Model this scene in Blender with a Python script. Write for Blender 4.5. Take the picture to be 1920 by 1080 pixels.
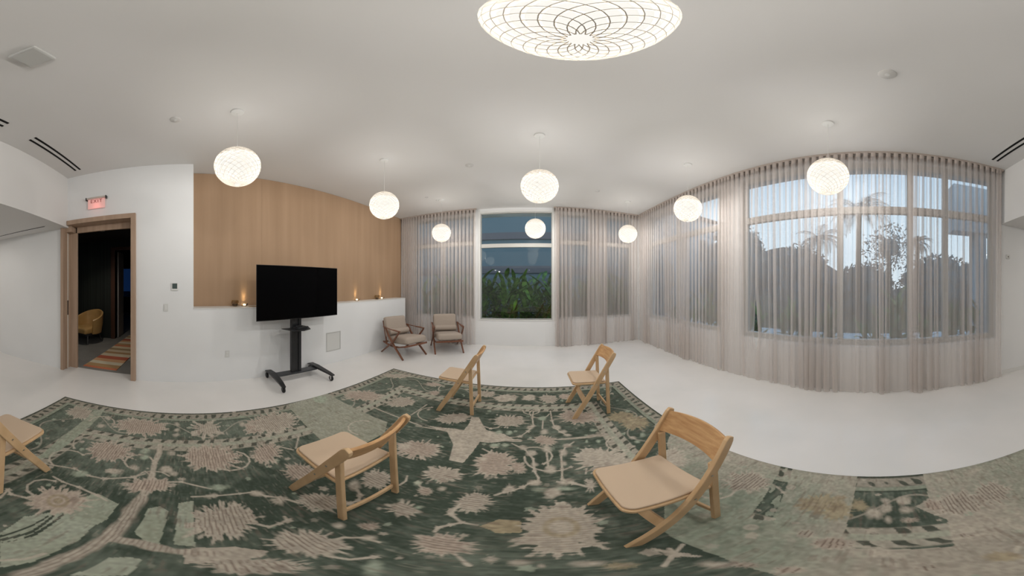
import bpy, bmesh, math, random
import numpy as np
from mathutils import Vector, Matrix
random.seed(7); rng = np.random.default_rng(5)
for o in list(bpy.data.objects): bpy.data.objects.remove(o)
SC = bpy.context.scene; COL = SC.collection
PI = math.pi

# ------------------------------------------------------------------ camera
S = 411.0; CAMZ = 1.55
cam = bpy.data.cameras.new('camera'); cam.type = 'PANO'
tgt = cam.cycles if hasattr(cam, 'cycles') and hasattr(cam.cycles, 'panorama_type') else cam
tgt.panorama_type = 'EQUIRECTANGULAR'
tgt.latitude_min = (535.0 - 1080.0) / S; tgt.latitude_max = 535.0 / S
tgt.longitude_min = -960.0 / S; tgt.longitude_max = 960.0 / S
cam.clip_start = 0.02; cam.clip_end = 300
co = bpy.data.objects.new('camera', cam); COL.objects.link(co)
co.location = (0, 0, CAMZ); co.rotation_euler = (PI / 2, 0, 34.0 / S)
SC.camera = co

# ------------------------------------------------------------------ dusk sky, exposure
SC.view_settings.view_transform = 'Standard'; SC.view_settings.look = 'None'
SC.view_settings.gamma = 1.0; SC.view_settings.use_curve_mapping = False
SC.view_settings.exposure = 0.0
W = bpy.data.worlds.new('dusk_sky'); SC.world = W; W.use_nodes = True
nt = W.node_tree; nt.nodes.clear()
tc = nt.nodes.new('ShaderNodeTexCoord'); sp = nt.nodes.new('ShaderNodeSeparateXYZ')
cr = nt.nodes.new('ShaderNodeValToRGB'); bg = nt.nodes.new('ShaderNodeBackground'); wo = nt.nodes.new('ShaderNodeOutputWorld')
nt.links.new(tc.outputs['Generated'], sp.inputs[0]); nt.links.new(sp.outputs['Z'], cr.inputs[0])
nt.links.new(cr.outputs[0], bg.inputs[0]); nt.links.new(bg.outputs[0], wo.inputs[0])
cr.color_ramp.elements[0].position = 0.0; cr.color_ramp.elements[0].color = (0.80, 0.90, 0.98, 1)
cr.color_ramp.elements[1].position = 0.75; cr.color_ramp.elements[1].color = (0.36, 0.56, 0.80, 1)
e = cr.color_ramp.elements.new(0.3); e.color = (0.62, 0.80, 0.95, 1)
bg.inputs[1].default_value = SKY_POWER = 1.42
PENDANT_POWER = 258.0; REAR_POWER = 5.0

# ------------------------------------------------------------------ materials
MATS = {}
def mat(name, col, rough=0.6, metal=0.0, noise=None, bump=None, spec=None, emit=None, coat=None):
    if name in MATS: return MATS[name]
    m = bpy.data.materials.new(name); m.use_nodes = True; n = m.node_tree; b = n.nodes['Principled BSDF']
    b.inputs['Base Color'].default_value = (*col, 1); b.inputs['Roughness'].default_value = rough; b.inputs['Metallic'].default_value = metal
    if spec is not None: b.inputs['Specular IOR Level'].default_value = spec
    if coat: b.inputs['Coat Weight'].default_value = coat
    if emit: b.inputs['Emission Color'].default_value = (*emit[0], 1); b.inputs['Emission Strength'].default_value = emit[1]
    if noise:                                   # (scale xyz, second colour, detail, contrast lo, hi)
        sc, c2, det, lo, hi = noise
        t = n.nodes.new('ShaderNodeTexCoord'); mp = n.nodes.new('ShaderNodeMapping'); mp.inputs['Scale'].default_value = sc
        no = n.nodes.new('ShaderNodeTexNoise'); no.inputs['Scale'].default_value = 1.0; no.inputs['Detail'].default_value = det
        r = n.nodes.new('ShaderNodeValToRGB'); r.color_ramp.elements[0].position = lo; r.color_ramp.elements[1].position = hi
        r.color_ramp.elements[0].color = (*col, 1); r.color_ramp.elements[1].color = (*c2, 1)
        n.links.new(t.outputs['Object'], mp.inputs[0]); n.links.new(mp.outputs[0], no.inputs['Vector'])
        n.links.new(no.outputs[0], r.inputs[0]); n.links.new(r.outputs[0], b.inputs['Base Color'])
        if bump:
            bu = n.nodes.new('ShaderNodeBump'); bu.inputs['Strength'].default_value = bump; bu.inputs['Distance'].default_value = 0.01
            n.links.new(no.outputs[0], bu.inputs['Height']); n.links.new(bu.outputs[0], b.inputs['Normal'])
    MATS[name] = m; return m

def shade_mat(name, emit_col, strength, clear):
    m = bpy.data.materials.new(name); m.use_nodes = True; n = m.node_tree; n.nodes.clear()
    o = n.nodes.new('ShaderNodeOutputMaterial'); em = n.nodes.new('ShaderNodeEmission'); tr = n.nodes.new('ShaderNodeBsdfTransparent'); mx = n.nodes.new('ShaderNodeMixShader')
    em.inputs[0].default_value = (*emit_col, 1); em.inputs[1].default_value = strength
    mx.inputs[0].default_value = clear; n.links.new(em.outputs[0], mx.inputs[1]); n.links.new(tr.outputs[0], mx.inputs[2]); n.links.new(mx.outputs[0], o.inputs[0])
    return m

def cloth_mat(name, col, opacity):
    """sheer voile: a share of open weave, the rest threads that reflect and pass light"""
    m = bpy.data.materials.new(name); m.use_nodes = True; n = m.node_tree; n.nodes.clear()
    o = n.nodes.new('ShaderNodeOutputMaterial'); d = n.nodes.new('ShaderNodeBsdfDiffuse'); t = n.nodes.new('ShaderNodeBsdfTranslucent')
    tr = n.nodes.new('ShaderNodeBsdfTransparent'); m1 = n.nodes.new('ShaderNodeMixShader'); m2 = n.nodes.new('ShaderNodeMixShader')
    d.inputs[0].default_value = (*col, 1); t.inputs[0].default_value = (*col, 1); m1.inputs[0].default_value = 0.35
    tcn = n.nodes.new('ShaderNodeTexCoord'); mp = n.nodes.new('ShaderNodeMapping'); mp.inputs['Scale'].default_value = (9, 9, 0.4)
    no = n.nodes.new('ShaderNodeTexNoise'); no.inputs['Scale'].default_value = 2.0
    mr = n.nodes.new('ShaderNodeMapRange'); mr.inputs['From Min'].default_value = 0.3; mr.inputs['From Max'].default_value = 0.7
    mr.inputs['To Min'].default_value = opacity - 0.015; mr.inputs['To Max'].default_value = opacity + 0.015
    n.links.new(tcn.outputs['Object'], mp.inputs[0]); n.links.new(mp.outputs[0], no.inputs['Vector']); n.links.new(no.outputs[0], mr.inputs[0])
    n.links.new(d.outputs[0], m1.inputs[1]); n.links.new(t.outputs[0], m1.inputs[2]); n.links.new(mr.outputs[0], m2.inputs[0])
    n.links.new(tr.outputs[0], m2.inputs[1]); n.links.new(m1.outputs[0], m2.inputs[2]); n.links.new(m2.outputs[0], o.inputs[0])
    return m

def glass_mat(name, tint=(0.93, 0.96, 0.97)):
    m = bpy.data.materials.new(name); m.use_nodes = True; n = m.node_tree; n.nodes.clear()
    o = n.nodes.new('ShaderNodeOutputMaterial'); g = n.nodes.new('ShaderNodeBsdfGlossy'); tr = n.nodes.new('ShaderNodeBsdfTransparent')
    f = n.nodes.new('ShaderNodeFresnel'); f.inputs[0].default_value = 1.65; mx = n.nodes.new('ShaderNodeMixShader')
    g.inputs['Roughness'].default_value = 0.0; g.inputs['Color'].default_value = (1, 1, 1, 1); tr.inputs[0].default_value = (*tint, 1)
    ge = n.nodes.new('ShaderNodeNewGeometry'); mr = n.nodes.new('ShaderNodeMapRange'); mr.inputs['To Min'].default_value = 1.5; mr.inputs['To Max'].default_value = 1 / 1.5
    n.links.new(ge.outputs['Backfacing'], mr.inputs[0]); n.links.new(mr.outputs[0], f.inputs[0])      # same reflectance on both faces of the pane
    n.links.new(f.outputs[0], mx.inputs[0]); n.links.new(tr.outputs[0], mx.inputs[1]); n.links.new(g.outputs[0], mx.inputs[2]); n.links.new(mx.outputs[0], o.inputs[0])
    return m

WALL = mat('white_wall_paint', (0.755, 0.76, 0.76), 0.75, noise=((1.5, 1.5, 1.5), (0.785, 0.79, 0.79), 2, 0.3, 0.7))
CEIL = mat('matt_ceiling_paint', (0.70, 0.69, 0.67), 0.9, noise=((0.8, 0.8, 0.8), (0.73, 0.72, 0.71), 2, 0.3, 0.7))
FLOOR = mat('white_resin_floor', (0.76, 0.74, 0.72), 0.16, noise=((1.2, 1.2, 1.2), (0.70, 0.69, 0.67), 3, 0.35, 0.7), spec=0.45)
TRIMW = mat('white_trim', (0.72, 0.72, 0.70), 0.45)
def wood(name, c1, c2, sc=(14, 14, 1.2), rough=0.45, bump=None): return mat(name, c1, rough, noise=(sc, c2, 6, 0.3, 0.72), bump=bump)
PANEL = wood('oak_veneer_panel', (0.345, 0.225, 0.137), (0.405, 0.27, 0.17), (3.0, 6.0, 0.35), 0.36)
DOORW = wood('oak_door_frame', (0.36, 0.25, 0.175), (0.45, 0.32, 0.235), (16, 16, 1.0), 0.5)
BEECH = wood('pale_beech', (0.56, 0.37, 0.20), (0.66, 0.46, 0.27), (10, 24, 8), 0.42)
BEECH2 = wood('warm_beech_grain', (0.46, 0.25, 0.11), (0.64, 0.40, 0.20), (60, 5, 60), 0.42)
WALNUT = wood('red_brown_walnut', (0.13, 0.050, 0.026), (0.21, 0.085, 0.045), (20, 20, 20), 0.4)
PAD = mat('beige_vinyl_pad', (0.56, 0.43, 0.31), 0.55)
LINEN = mat('taupe_linen_upholstery', (0.36, 0.30, 0.25), 0.95, noise=((260, 260, 260), (0.42, 0.355, 0.30), 2, 0.3, 0.7), bump=0.25)
BLACK = mat('black_powder_coat', (0.018, 0.019, 0.021), 0.38)
BLACKG = mat('black_screen_glass', (0.0015, 0.0015, 0.0018), 0.22, spec=0.05)
BEZEL = mat('black_bezel', (0.010, 0.010, 0.011), 0.4)
RUBBER = mat('black_rubber', (0.015, 0.015, 0.015), 0.7)
CHROME = mat('brushed_steel', (0.55, 0.55, 0.55), 0.3, 1.0)
BRASS = mat('aged_brass', (0.62, 0.45, 0.22), 0.32, 1.0)
DARKM = mat('slot_darkness', (0.004, 0.004, 0.004), 0.9)
CURT = cloth_mat('sheer_taupe_voile', (0.76, 0.695, 0.655), 0.42)
TAPE = mat('curtain_heading_tape', (0.40, 0.34, 0.30), 0.9)
GLASS = glass_mat('window_glass')
SHADE = shade_mat('lit_lamp_shade', (1.0, 0.97, 0.90), 1.0, 0.15)
RIB = mat('shade_rib', (0.80, 0.74, 0.66), 0.6)
UPSCREEN = shade_mat('upward_light_screen_film', (1.0, 0.965, 0.89), 1.0, 0.50)

# ------------------------------------------------------------------ mesh builder
class MB:
    def __init__(s): s.v = []; s.f = []
    def add(s, vs, fs):
        k = len(s.v); s.v += [tuple(v) for v in vs]; s.f += [tuple(i + k for i in f) for f in fs]; return s
    def box(s, x0, x1, y0, y1, z0, z1, M=None):
        vs = [Vector((x, y, z)) for z in (z0, z1) for y in (y0, y1) for x in (x0, x1)]
        if M is not None: vs = [M @ v for v in vs]
        return s.add(vs, [(0, 2, 3, 1), (4, 5, 7, 6), (0, 1, 5, 4), (2, 6, 7, 3), (0, 4, 6, 2), (1, 3, 7, 5)])
    def beam(s, a, b, w, t, up=(0, 0, 1)):
        """bar from a to b; w across (a horizontal side), t along the up-ish side"""
        a = Vector(a); b = Vector(b); d = (b - a).normalized(); u = Vector(up); side = d.cross(u)
        if side.length < 1e-4: side = d.cross(Vector((1, 0, 0)))
        side.normalize(); u = side.cross(d).normalized()
        vs = [p + side * i * w / 2 + u * j * t / 2 for p in (a, b) for j in (-1, 1) for i in (-1, 1)]
        return s.add(vs, [(0, 1, 3, 2), (4, 6, 7, 5), (0, 4, 5, 1), (2, 3, 7, 6), (0, 2, 6, 4), (1, 5, 7, 3)])
    def prism(s, poly, y0, y1, plane='xz'):
        n = len(poly); f = {'xz': lambda p, t: (p[0], t, p[1]), 'xy': lambda p, t: (p[0], p[1], t), 'yz': lambda p, t: (t, p[0], p[1])}[plane]
        vs = [f(p, y0) for p in poly] + [f(p, y1) for p in poly]
        return s.add(vs, [tuple(range(n))[::-1], tuple(range(n, 2 * n))] + [(i, (i + 1) % n, n + (i + 1) % n, n + i) for i in range(n)])
    def lathe(s, prof, n=24, c=(0, 0, 0), M=None):
        vs = []; m = len(prof)
        for i in range(n):
            a = 2 * PI * i / n
            for r, z in prof:
                v = Vector((r * math.cos(a), r * math.sin(a), z)); v = M @ v if M is not None else v
                vs.append(v + Vector(c))
        fs = [(i * m + j, ((i + 1) % n) * m + j, ((i + 1) % n) * m + j + 1, i * m + j + 1) for i in range(n) for j in range(m - 1)]
        return s.add(vs, fs)
    def tube(s, pts, r, n=8):
        pts = [Vector(p) for p in pts]; k = len(pts); vs = []
        for i, p in enumerate(pts):
            d = (pts[min(i + 1, k - 1)] - pts[max(i - 1, 0)]).normalized()
            u = d.cross(Vector((0, 0, 1)));  u = u if u.length > 1e-3 else d.cross(Vector((1, 0, 0)))
            u.normalize(); w = d.cross(u); rr = r[i] if isinstance(r, (list, tuple)) else r
            vs += [p + (u * math.cos(2 * PI * j / n) + w * math.sin(2 * PI * j / n)) * rr for j in range(n)]
        fs = [(i * n + j, i * n + (j + 1) % n, (i + 1) * n + (j + 1) % n, (i + 1) * n + j) for i in range(k - 1) for j in range(n)]
        fs += [tuple(range(n))[::-1], tuple((k - 1) * n + j for j in range(n))]
        return s.add(vs, fs)
    def strip(s, pts, hw, thick, side=None):
        """flat curved bar through pts, half width hw along side, thickness along the normal"""
        pts = [Vector(p) for p in pts]; k = len(pts); vs = []
        sd = Vector(side).normalized()
        for i, p in enumerate(pts):
            d = (pts[min(i + 1, k - 1)] - pts[max(i - 1, 0)]).normalized(); nn = sd.cross(d).normalized()
            w = hw[i] if isinstance(hw, (list, tuple)) else hw; t = thick[i] if isinstance(thick, (list, tuple)) else thick
            vs += [p + sd * w + nn * t / 2, p + sd * w - nn * t / 2, p - sd * w - nn * t / 2, p - sd * w + nn * t / 2]
        fs = [(i * 4 + j, i * 4 + (j + 1) % 4, (i + 1) * 4 + (j + 1) % 4, (i + 1) * 4 + j) for i in range(k - 1) for j in range(4)]
        fs += [(3, 2, 1, 0), tuple((k - 1) * 4 + j for j in range(4))]
        return s.add(vs, fs)
    def build(s, name, m, parent=None, bevel=0, smooth=False, loc=None, seg=2, sub=0):
        me = bpy.data.meshes.new(name); me.from_pydata(s.v, [], s.f); me.validate(); me.update()
        bm = bmesh.new(); bm.from_mesh(me); bmesh.ops.recalc_face_normals(bm, faces=bm.faces); bm.to_mesh(me); bm.free()
        o = bpy.data.objects.new(name, me); COL.objects.link(o)
        if m: me.materials.append(m)
        if smooth:
            for p in me.polygons: p.use_smooth = True
            if smooth != 'all': me.set_sharp_from_angle(angle=math.radians(40))
        if parent: o.parent = parent
        if loc: o.location = loc
        if bevel:
            b = o.modifiers.new('bevel', 'BEVEL'); b.width = bevel; b.segments = seg; b.limit_method = 'ANGLE'; b.harden_normals = False
        if sub:
            q = o.modifiers.new('sub', 'SUBSURF'); q.levels = sub; q.render_levels = sub
        return o
def tag(o, label, cat, group=None):
    o['label'] = label; o['category'] = cat
    if group: o['group'] = group
    return o
def thing(name, label, cat, loc=(0, 0, 0), rz=0.0, group=None):
    o = bpy.data.objects.new(name, None); COL.objects.link(o); o.location = loc; o.rotation_euler = (0, 0, rz); o.empty_display_size = 0.1
    return tag(o, label, cat, group)
def struct(o): o['kind'] = 'structure'; return o
def dup(root, loc, rz, label, group=None):
    r = root.copy(); COL.objects.link(r); r.location = loc; r.rotation_euler = (0, 0, rz); r['label'] = label
    if group: r['group'] = group
    def rec(src, dst):
        for ch in list(src.children):
            c = ch.copy(); COL.objects.link(c); c.parent = dst; rec(ch, c)
    rec(root, r); return r
def superellipse(a, b, n=24, k=4.0):
    return [(a * math.copysign(abs(math.cos(t)) ** (2 / k), math.cos(t)), b * math.copysign(abs(math.sin(t)) ** (2 / k), math.sin(t))) for t in [2 * PI * i / n for i in range(n)]]
def cushion(sx, sy, sz, r=0.03, n=10, puff=0.01):
    """soft box centred at origin with pillowed faces"""
    mb = MB(); vs = []; fs = []; idx = {}
    def pt(u, v, w):
        x, y, z = u * sx / 2, v * sy / 2, w * sz / 2
        q = Vector((max(-sx / 2 + r, min(sx / 2 - r, x)), max(-sy / 2 + r, min(sy / 2 - r, y)), max(-sz / 2 + r, min(sz / 2 - r, z))))
        d = Vector((x, y, z)) - q
        if d.length > 1e-6: q = q + d.normalized() * r
        f = (1 - u * u) * (1 - v * v); q.z += math.copysign(puff * f, w) if abs(w) > .99 else 0
        return q
    g = [-1 + 2 * i / n for i in range(n + 1)]
    for ax in range(3):
        for sgn in (-1, 1):
            base = len(vs)
            for i in g:
                for j in g:
                    c = [0, 0, 0]; c[ax] = sgn; c[(ax + 1) % 3] = i; c[(ax + 2) % 3] = j; vs.append(pt(*c))
            for i in range(n):
                for j in range(n):
                    q = [base + i * (n + 1) + j, base + (i + 1) * (n + 1) + j, base + (i + 1) * (n + 1) + j + 1, base + i * (n + 1) + j + 1]
                    fs.append(tuple(q))
    mb.add(vs, fs); return mb
def weld(o, d=0.0004):
    bm = bmesh.new(); bm.from_mesh(o.data); bmesh.ops.remove_doubles(bm, verts=bm.verts, dist=d); bmesh.ops.recalc_face_normals(bm, faces=bm.faces)
    bm.to_mesh(o.data); bm.free(); return o

# ------------------------------------------------------------------ room shell
CZ = 3.572; XL = -3.278; XP = -3.60; YB = 5.45; XR = 3.02; YK = -1.957; LZ = 2.575; YE = -6.2
def wall_cells(axis, pos0, pos1, u0, u1, z0, z1, holes):
    """wall slab with rectangular holes (ua, ub, za, zb)"""
    us = sorted({u0, u1, *[h[0] for h in holes], *[h[1] for h in holes]}); zs = sorted({z0, z1, *[h[2] for h in holes], *[h[3] for h in holes]})
    mb = MB()
    for a, b in zip(us, us[1:]):
        for c, d in zip(zs, zs[1:]):
            cu, cz = (a + b) / 2, (c + d) / 2
            if any(h[0] < cu < h[1] and h[2] < cz < h[3] for h in holes): continue
            if axis == 'x': mb.box(pos0, pos1, a, b, c, d)
            else: mb.box(a, b, pos0, pos1, c, d)
    return mb
struct(MB().box(XL - 0.21, XR + 0.2, YE, YB + 0.2, -0.1, 0).build('floor', FLOOR))
struct(MB().box(XP - 0.15, XR + 0.2, YK, YB + 0.2, CZ, CZ + 0.12).build('ceiling', CEIL))
struct(MB().box(XL - 0.2, XR + 0.2, YE - 0.1, YK, LZ, CZ + 0.12).build('ceiling_lower', CEIL))
DY0, DY1, DZ = -2.02, -0.83, 2.61
m_ = wall_cells('x', XL - 0.21, XL, YE, 0.115, 0, CZ, [(DY0 - 0.054, DY1 + 0.074, 0, 2.689)]); m_.box(XP - 0.15, XL - 0.21, 0.0, 0.115, 0, CZ)
struct(m_.build('wall_left', WALL))
struct(MB().box(XP - 0.15, XL, 0.115, 5.12, 0, 1.19).build('wall_left_low', WALL))
pw = MB().box(XP - 0.15, XP - 0.02, 0.0, YB + 0.2, 0, CZ); struct(pw.build('wall_left_recess', WALL))
HZ = 3.46; SZ = 0.685
RW = [(-1.86, 2.10, SZ, HZ), (2.55, 5.05, SZ, HZ)]
struct(wall_cells('x', XR, XR + 0.2, YE, YB + 0.2, 0, CZ, RW).build('wall_right', WALL))
BW = [(-3.20, -1.42, SZ, HZ), (-1.262, 0.556, SZ, 3.455), (0.70, 2.72, SZ, HZ)]
struct(wall_cells('y', YB, YB + 0.2, XP - 0.15, XR, 0, CZ, BW).build('wall_back', WALL))
struct(MB().box(XL - 0.2, XR + 0.2, YE - 0.1, YE, 0, LZ).build('wall_rear', WALL))

# wood panelling in the recess: book-matched boards
pan = struct(bpy.data.objects.new('wall_left_panelling', None)); COL.objects.link(pan)
ys = [0.12, 1.30, 2.50, 3.68, 4.62, 5.40]
for i, (a, b) in enumerate(zip(ys, ys[1:])):
    MB().box(XP - 0.02, XP, a + 0.0008, b - 0.0008, 1.192, CZ - 0.004).build('veneer_board', PANEL, pan)
# ledge cap, slightly proud
struct(MB().box(XP, XL + 0.006, 0.118, 5.122, 1.19, 1.203).build('trim_5', TRIMW, bevel=0.002))
# narrow baseboard on the right rear wall
struct(MB().box(XR - 0.012, XR, YE, -1.93, 0, 0.07).build('baseboard_right', TRIMW))

def window(name, axis, pos, u0, u1, z0, z1, mull, trans, fw=0.05, dep=0.07):
    """frame + mullions as one frame part, one pane per light"""
    w = bpy.data.objects.new(name, None); COL.objects.link(w); struct(w)
    def B(mb, a, b, c, d, t0, t1):
        if axis == 'x': mb.box(pos + t0, pos + t1, a, b, c, d)
        else: mb.box(a, b, pos + t0, pos + t1, c, d)
    f = MB(); B(f, u0, u1, z0, z0 + fw, 0, dep); B(f, u0, u1, z1 - fw, z1, 0, dep); B(f, u0, u0 + fw, z0 + fw, z1 - fw, 0, dep); B(f, u1 - fw, u1, z0 + fw, z1 - fw, 0, dep)
    for m in mull: B(f, m - fw / 2, m + fw / 2, z0 + fw, z1 - fw, 0.002, dep - 0.002)
    B(f, u0 + fw, u1 - fw, trans[0], trans[1], -0.004, dep + 0.004)
    f.build('window_frame', FRAME, w, bevel=0.002)
    ed = [u0 + fw / 2] + list(mull) + [u1 - fw / 2]
    for a, b in zip(ed, ed[1:]):
        for c, d in ((z0 + fw, trans[0]), (trans[1], z1 - fw)):
            g = MB(); 
            a2, b2 = a + fw / 2 - 0.003, b - fw / 2 + 0.003
            B(g, a2, b2, c - 0.003, d + 0.003, dep / 2 - 0.003, dep / 2 + 0.003); g.build('pane', GLASS, w)
    return w
FRAME = mat('window_frame_paint', (0.50, 0.49, 0.46), 0.4)
window('window_1', 'y', YB + 0.03, -1.262, 0.556, SZ, 3.455, [], (2.515, 2.615), fw=0.02)
window('window_2', 'y', YB + 0.06, -3.20, -1.42, SZ, HZ, [-2.3], (2.60, 2.71))
window('window_3', 'y', YB + 0.06, 0.70, 2.72, SZ, HZ, [1.75], (2.60, 2.71))
window('window_4', 'x', XR + 0.06, -1.86, 2.10, SZ, HZ, [-1.035, -0.505, 0.49], (2.60, 2.71), fw=0.085)
window('window_5', 'x', XR + 0.06, 2.55, 5.05, SZ, HZ, [3.85], (2.60, 2.71), fw=0.085)
struct(MB().box(-1.262, 0.556, YB - 0.012, YB + 0.03, SZ - 0.028, SZ).build('trim_1', TRIMW, bevel=0.003))
sd = MB().box(-1.31, -1.262, YB - 0.012, YB, SZ - 0.028, CZ - 0.02); sd.box(0.556, 0.61, YB - 0.012, YB, SZ - 0.028, CZ - 0.02); sd.box(-1.262, 0.556, YB - 0.012, YB, 3.455, 3.50)
struct(sd.build('trim_2', TRIMW, bevel=0.002))

# ------------------------------------------------------------------ sheer curtains
def curtain(name, label, axis, pos, u0, u1, seed, gather=(), slit=None, z0=0.012, z1=3.535, pitch=0.10, amp=0.040):
    r = np.random.default_rng(seed); n = int((u1 - u0) / pitch * 18); nz = 15
    lf = np.interp(np.linspace(0, 1, n), np.linspace(0, 1, 26), r.uniform(-1, 1, 26)); lf2 = np.interp(np.linspace(0, 1, n), np.linspace(0, 1, 34), r.uniform(-1, 1, 34))
    nf = max(8, int((u1 - u0) / 0.14)); lf3 = np.interp(np.linspace(0, 1, n), np.linspace(0, 1, nf), r.uniform(-1, 1, nf)) 
    base = np.linspace(0, 1, n); dens = np.ones(n)
    for (c, wd, k) in gather: dens += (k - 1) * np.exp(-((base * (u1 - u0) + u0 - c) / wd) ** 2)
    ph = np.concatenate([[0], np.cumsum(dens[:-1])]) * (u1 - u0) / pitch / (n - 1) * 2 * PI
    vs = []
    for j in range(nz):
        t = j / (nz - 1); z = z1 + (z0 - z1) * t
        p = ph + t * 2.6 * lf; env = np.clip(0.36 + 1.45 * lf3, 0.03, 1.7); a = amp * (1 - t ** .7 + t ** .7 * env) * (1 + 0.2 * t)
        off = a * np.sin(p) + 0.018 * t * lf; du = -0.20 * pitch * np.clip(a / amp, 0, 1.2) * np.sin(2 * p)
        u = u0 + base * (u1 - u0) + du + t * 0.015 * lf2
        if slit:
            ue, sg = slit; w = max(0, (1.55 - z) / 0.85) if z > 0.70 else max(0, 1 - (0.70 - z) / 0.22)
            u = u + sg * 0.055 * w * np.exp(-np.abs(u - ue) / 0.12)
        zz = z + (0.006 * np.sin(p * 0.5) if j == nz - 1 else 0)
        for i in range(n): vs.append((pos + off[i], u[i], float(zz[i]) if j == nz - 1 else z) if axis == 'x' else (u[i], pos + off[i], float(zz[i]) if j == nz - 1 else z))
    fs = [(j * n + i, j * n + i + 1, (j + 1) * n + i + 1, (j + 1) * n + i) for j in range(nz - 1) for i in range(n - 1)]
    root = thing(name, label, 'curtain', (0, 0, 0), group='floor length sheer curtains')
    mb = MB().add(vs, fs); me = bpy.data.meshes.new('voile'); me.from_pydata(mb.v, [], mb.f); me.update(); me.materials.append(CURT)
    for q in me.polygons: q.use_smooth = True
    o = bpy.data.objects.new('voile', me); COL.objects.link(o); o.parent = root
    # heading tape: the same folds, doubled cloth over the top 7 cm
    tv = [(v[0], v[1], v[2]) for v in vs[:n]]; tv2 = [(v[0], v[1], v[2] - 0.075) for v in vs[:n]]
    ht = MB().add([(v[0] + (0.002 if axis == 'x' else 0), v[1] + (0.002 if axis == 'y' else 0), v[2]) for v in tv + tv2], [(i, i + 1, n + i + 1, n + i) for i in range(n - 1)])
    h = ht.build('heading_tape', TAPE, root, smooth='all')
    return root
CXR = 2.90; CYB = 5.355
curtain('sheer_curtain', 'sheer taupe curtain right of the narrow slit on the long window wall', 'x', CXR, -1.90, 1.735, 1, gather=[(-1.86, .06, 2.2), (-0.5, .05, 1.6)], slit=(1.735, -1))
curtain('sheer_curtain', 'sheer taupe curtain on the long window wall, between the room corner and the narrow slit', 'x', CXR, 1.715, 5.36, 2, gather=[(2.35, .15, 1.5)], slit=(1.715, 1))
curtain('sheer_curtain', 'sheer taupe curtain on the back wall, behind the two armchairs', 'y', CYB, -3.565, -1.36, 3, gather=[(-3.3, .2, 1.8)])
curtain('sheer_curtain', 'sheer taupe curtain on the back wall, touching the right side of the bare window', 'y', CYB - 0.012, 0.60, 1.96, 4, gather=[(0.64, .08, 2.0)])
curtain('sheer_curtain', 'sheer taupe curtain on the back wall, hanging in the far right corner', 'y', CYB + 0.035, 1.46, 2.89, 5, gather=[(1.6, .15, 1.5)], pitch=0.10)
for nm, lb, bx in (('curtain_track', 'slim taupe curtain track along the ceiling of the long window wall', (CXR - .022, CXR + .022, -1.93, 5.40)),
                   ('curtain_track', 'slim taupe curtain track on the ceiling above the two armchairs', (-3.57, -1.34, CYB - .022, CYB + .022)),
                   ('curtain_track', 'slim taupe curtain track on the ceiling right of the bare window', (0.58, 2.86, CYB - .012, CYB + .032))):
    tag(MB().box(bx[0], bx[1], bx[2], bx[3], 3.535, CZ).build(nm, TAPE, bevel=0.002), lb, 'curtain track', 'ceiling curtain tracks')

# ------------------------------------------------------------------ door and dark hallway
d1 = struct(bpy.data.objects.new('door_1', None)); COL.objects.link(d1)
FX0, FX1 = XL - 0.21, XL + 0.055
f = MB(); f.box(FX0, FX1, DY1, DY1 + 0.075, 0, 2.69)                      # right jamb
f.box(FX0, FX1, -1.953, DY1, DZ, 2.69); f.box(FX0 + .002, XL - 0.02, DY0 + .002, -1.90, 2.50, DZ); f.build('door_head', DOORW, d1, bevel=0.003)
MB().box(FX0, FX1, DY0 - 0.055, DY0, 0, 2.572).build('door_jamb', DOORW, d1, bevel=0.003)
l = MB(); l.box(XL - 0.21, XL - 0.12, DY0, DY0 + 0.012, 0, 2.55); l.build('pocket_leaf', DOORW, d1)
st = MB(); st.box(XL - 0.21, XL - 0.165, DY0 + 0.012, -1.865, 0, 2.50); st.box(XL - 0.21, XL - 0.165, -1.865, DY1, 2.50, DZ); st.box(XL - 0.06, XL - 0.04, DY0 + 0.001, DY0 + 0.02, 0, 2.55); st.build('door_stop', DOORW, d1, bevel=0.002)
MB().box(XL - 0.115, XL - 0.07, DY0, DY0 + 0.006, 0.0, 2.55).build('door_edge', mat('pale_door_edge', (0.70, 0.66, 0.60), 0.5), d1)
MB().box(XL - 0.105, XL - 0.08, DY0 + 0.006, DY0 + 0.012, 1.02, 1.28).build('door_pull', BLACK, d1)
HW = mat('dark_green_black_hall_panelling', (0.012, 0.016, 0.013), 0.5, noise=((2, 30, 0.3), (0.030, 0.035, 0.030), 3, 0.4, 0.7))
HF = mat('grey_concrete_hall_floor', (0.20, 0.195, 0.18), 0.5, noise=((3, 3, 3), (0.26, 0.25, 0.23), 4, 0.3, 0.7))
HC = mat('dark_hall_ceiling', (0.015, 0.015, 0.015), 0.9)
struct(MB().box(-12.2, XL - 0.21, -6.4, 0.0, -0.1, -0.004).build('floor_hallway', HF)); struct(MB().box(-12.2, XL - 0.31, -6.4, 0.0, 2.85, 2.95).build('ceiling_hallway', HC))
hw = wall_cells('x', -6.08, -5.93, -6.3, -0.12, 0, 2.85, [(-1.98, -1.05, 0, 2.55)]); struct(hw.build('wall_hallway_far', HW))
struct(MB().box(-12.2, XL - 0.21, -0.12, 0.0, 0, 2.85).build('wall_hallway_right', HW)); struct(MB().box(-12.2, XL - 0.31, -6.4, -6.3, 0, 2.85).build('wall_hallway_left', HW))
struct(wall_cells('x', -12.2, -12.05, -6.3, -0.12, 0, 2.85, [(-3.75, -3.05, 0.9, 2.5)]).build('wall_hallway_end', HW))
d2 = struct(bpy.data.objects.new('door_2', None)); COL.objects.link(d2); DW2 = mat('dark_red_brown_door_frame', (0.075, 0.032, 0.018), 0.4)
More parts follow.
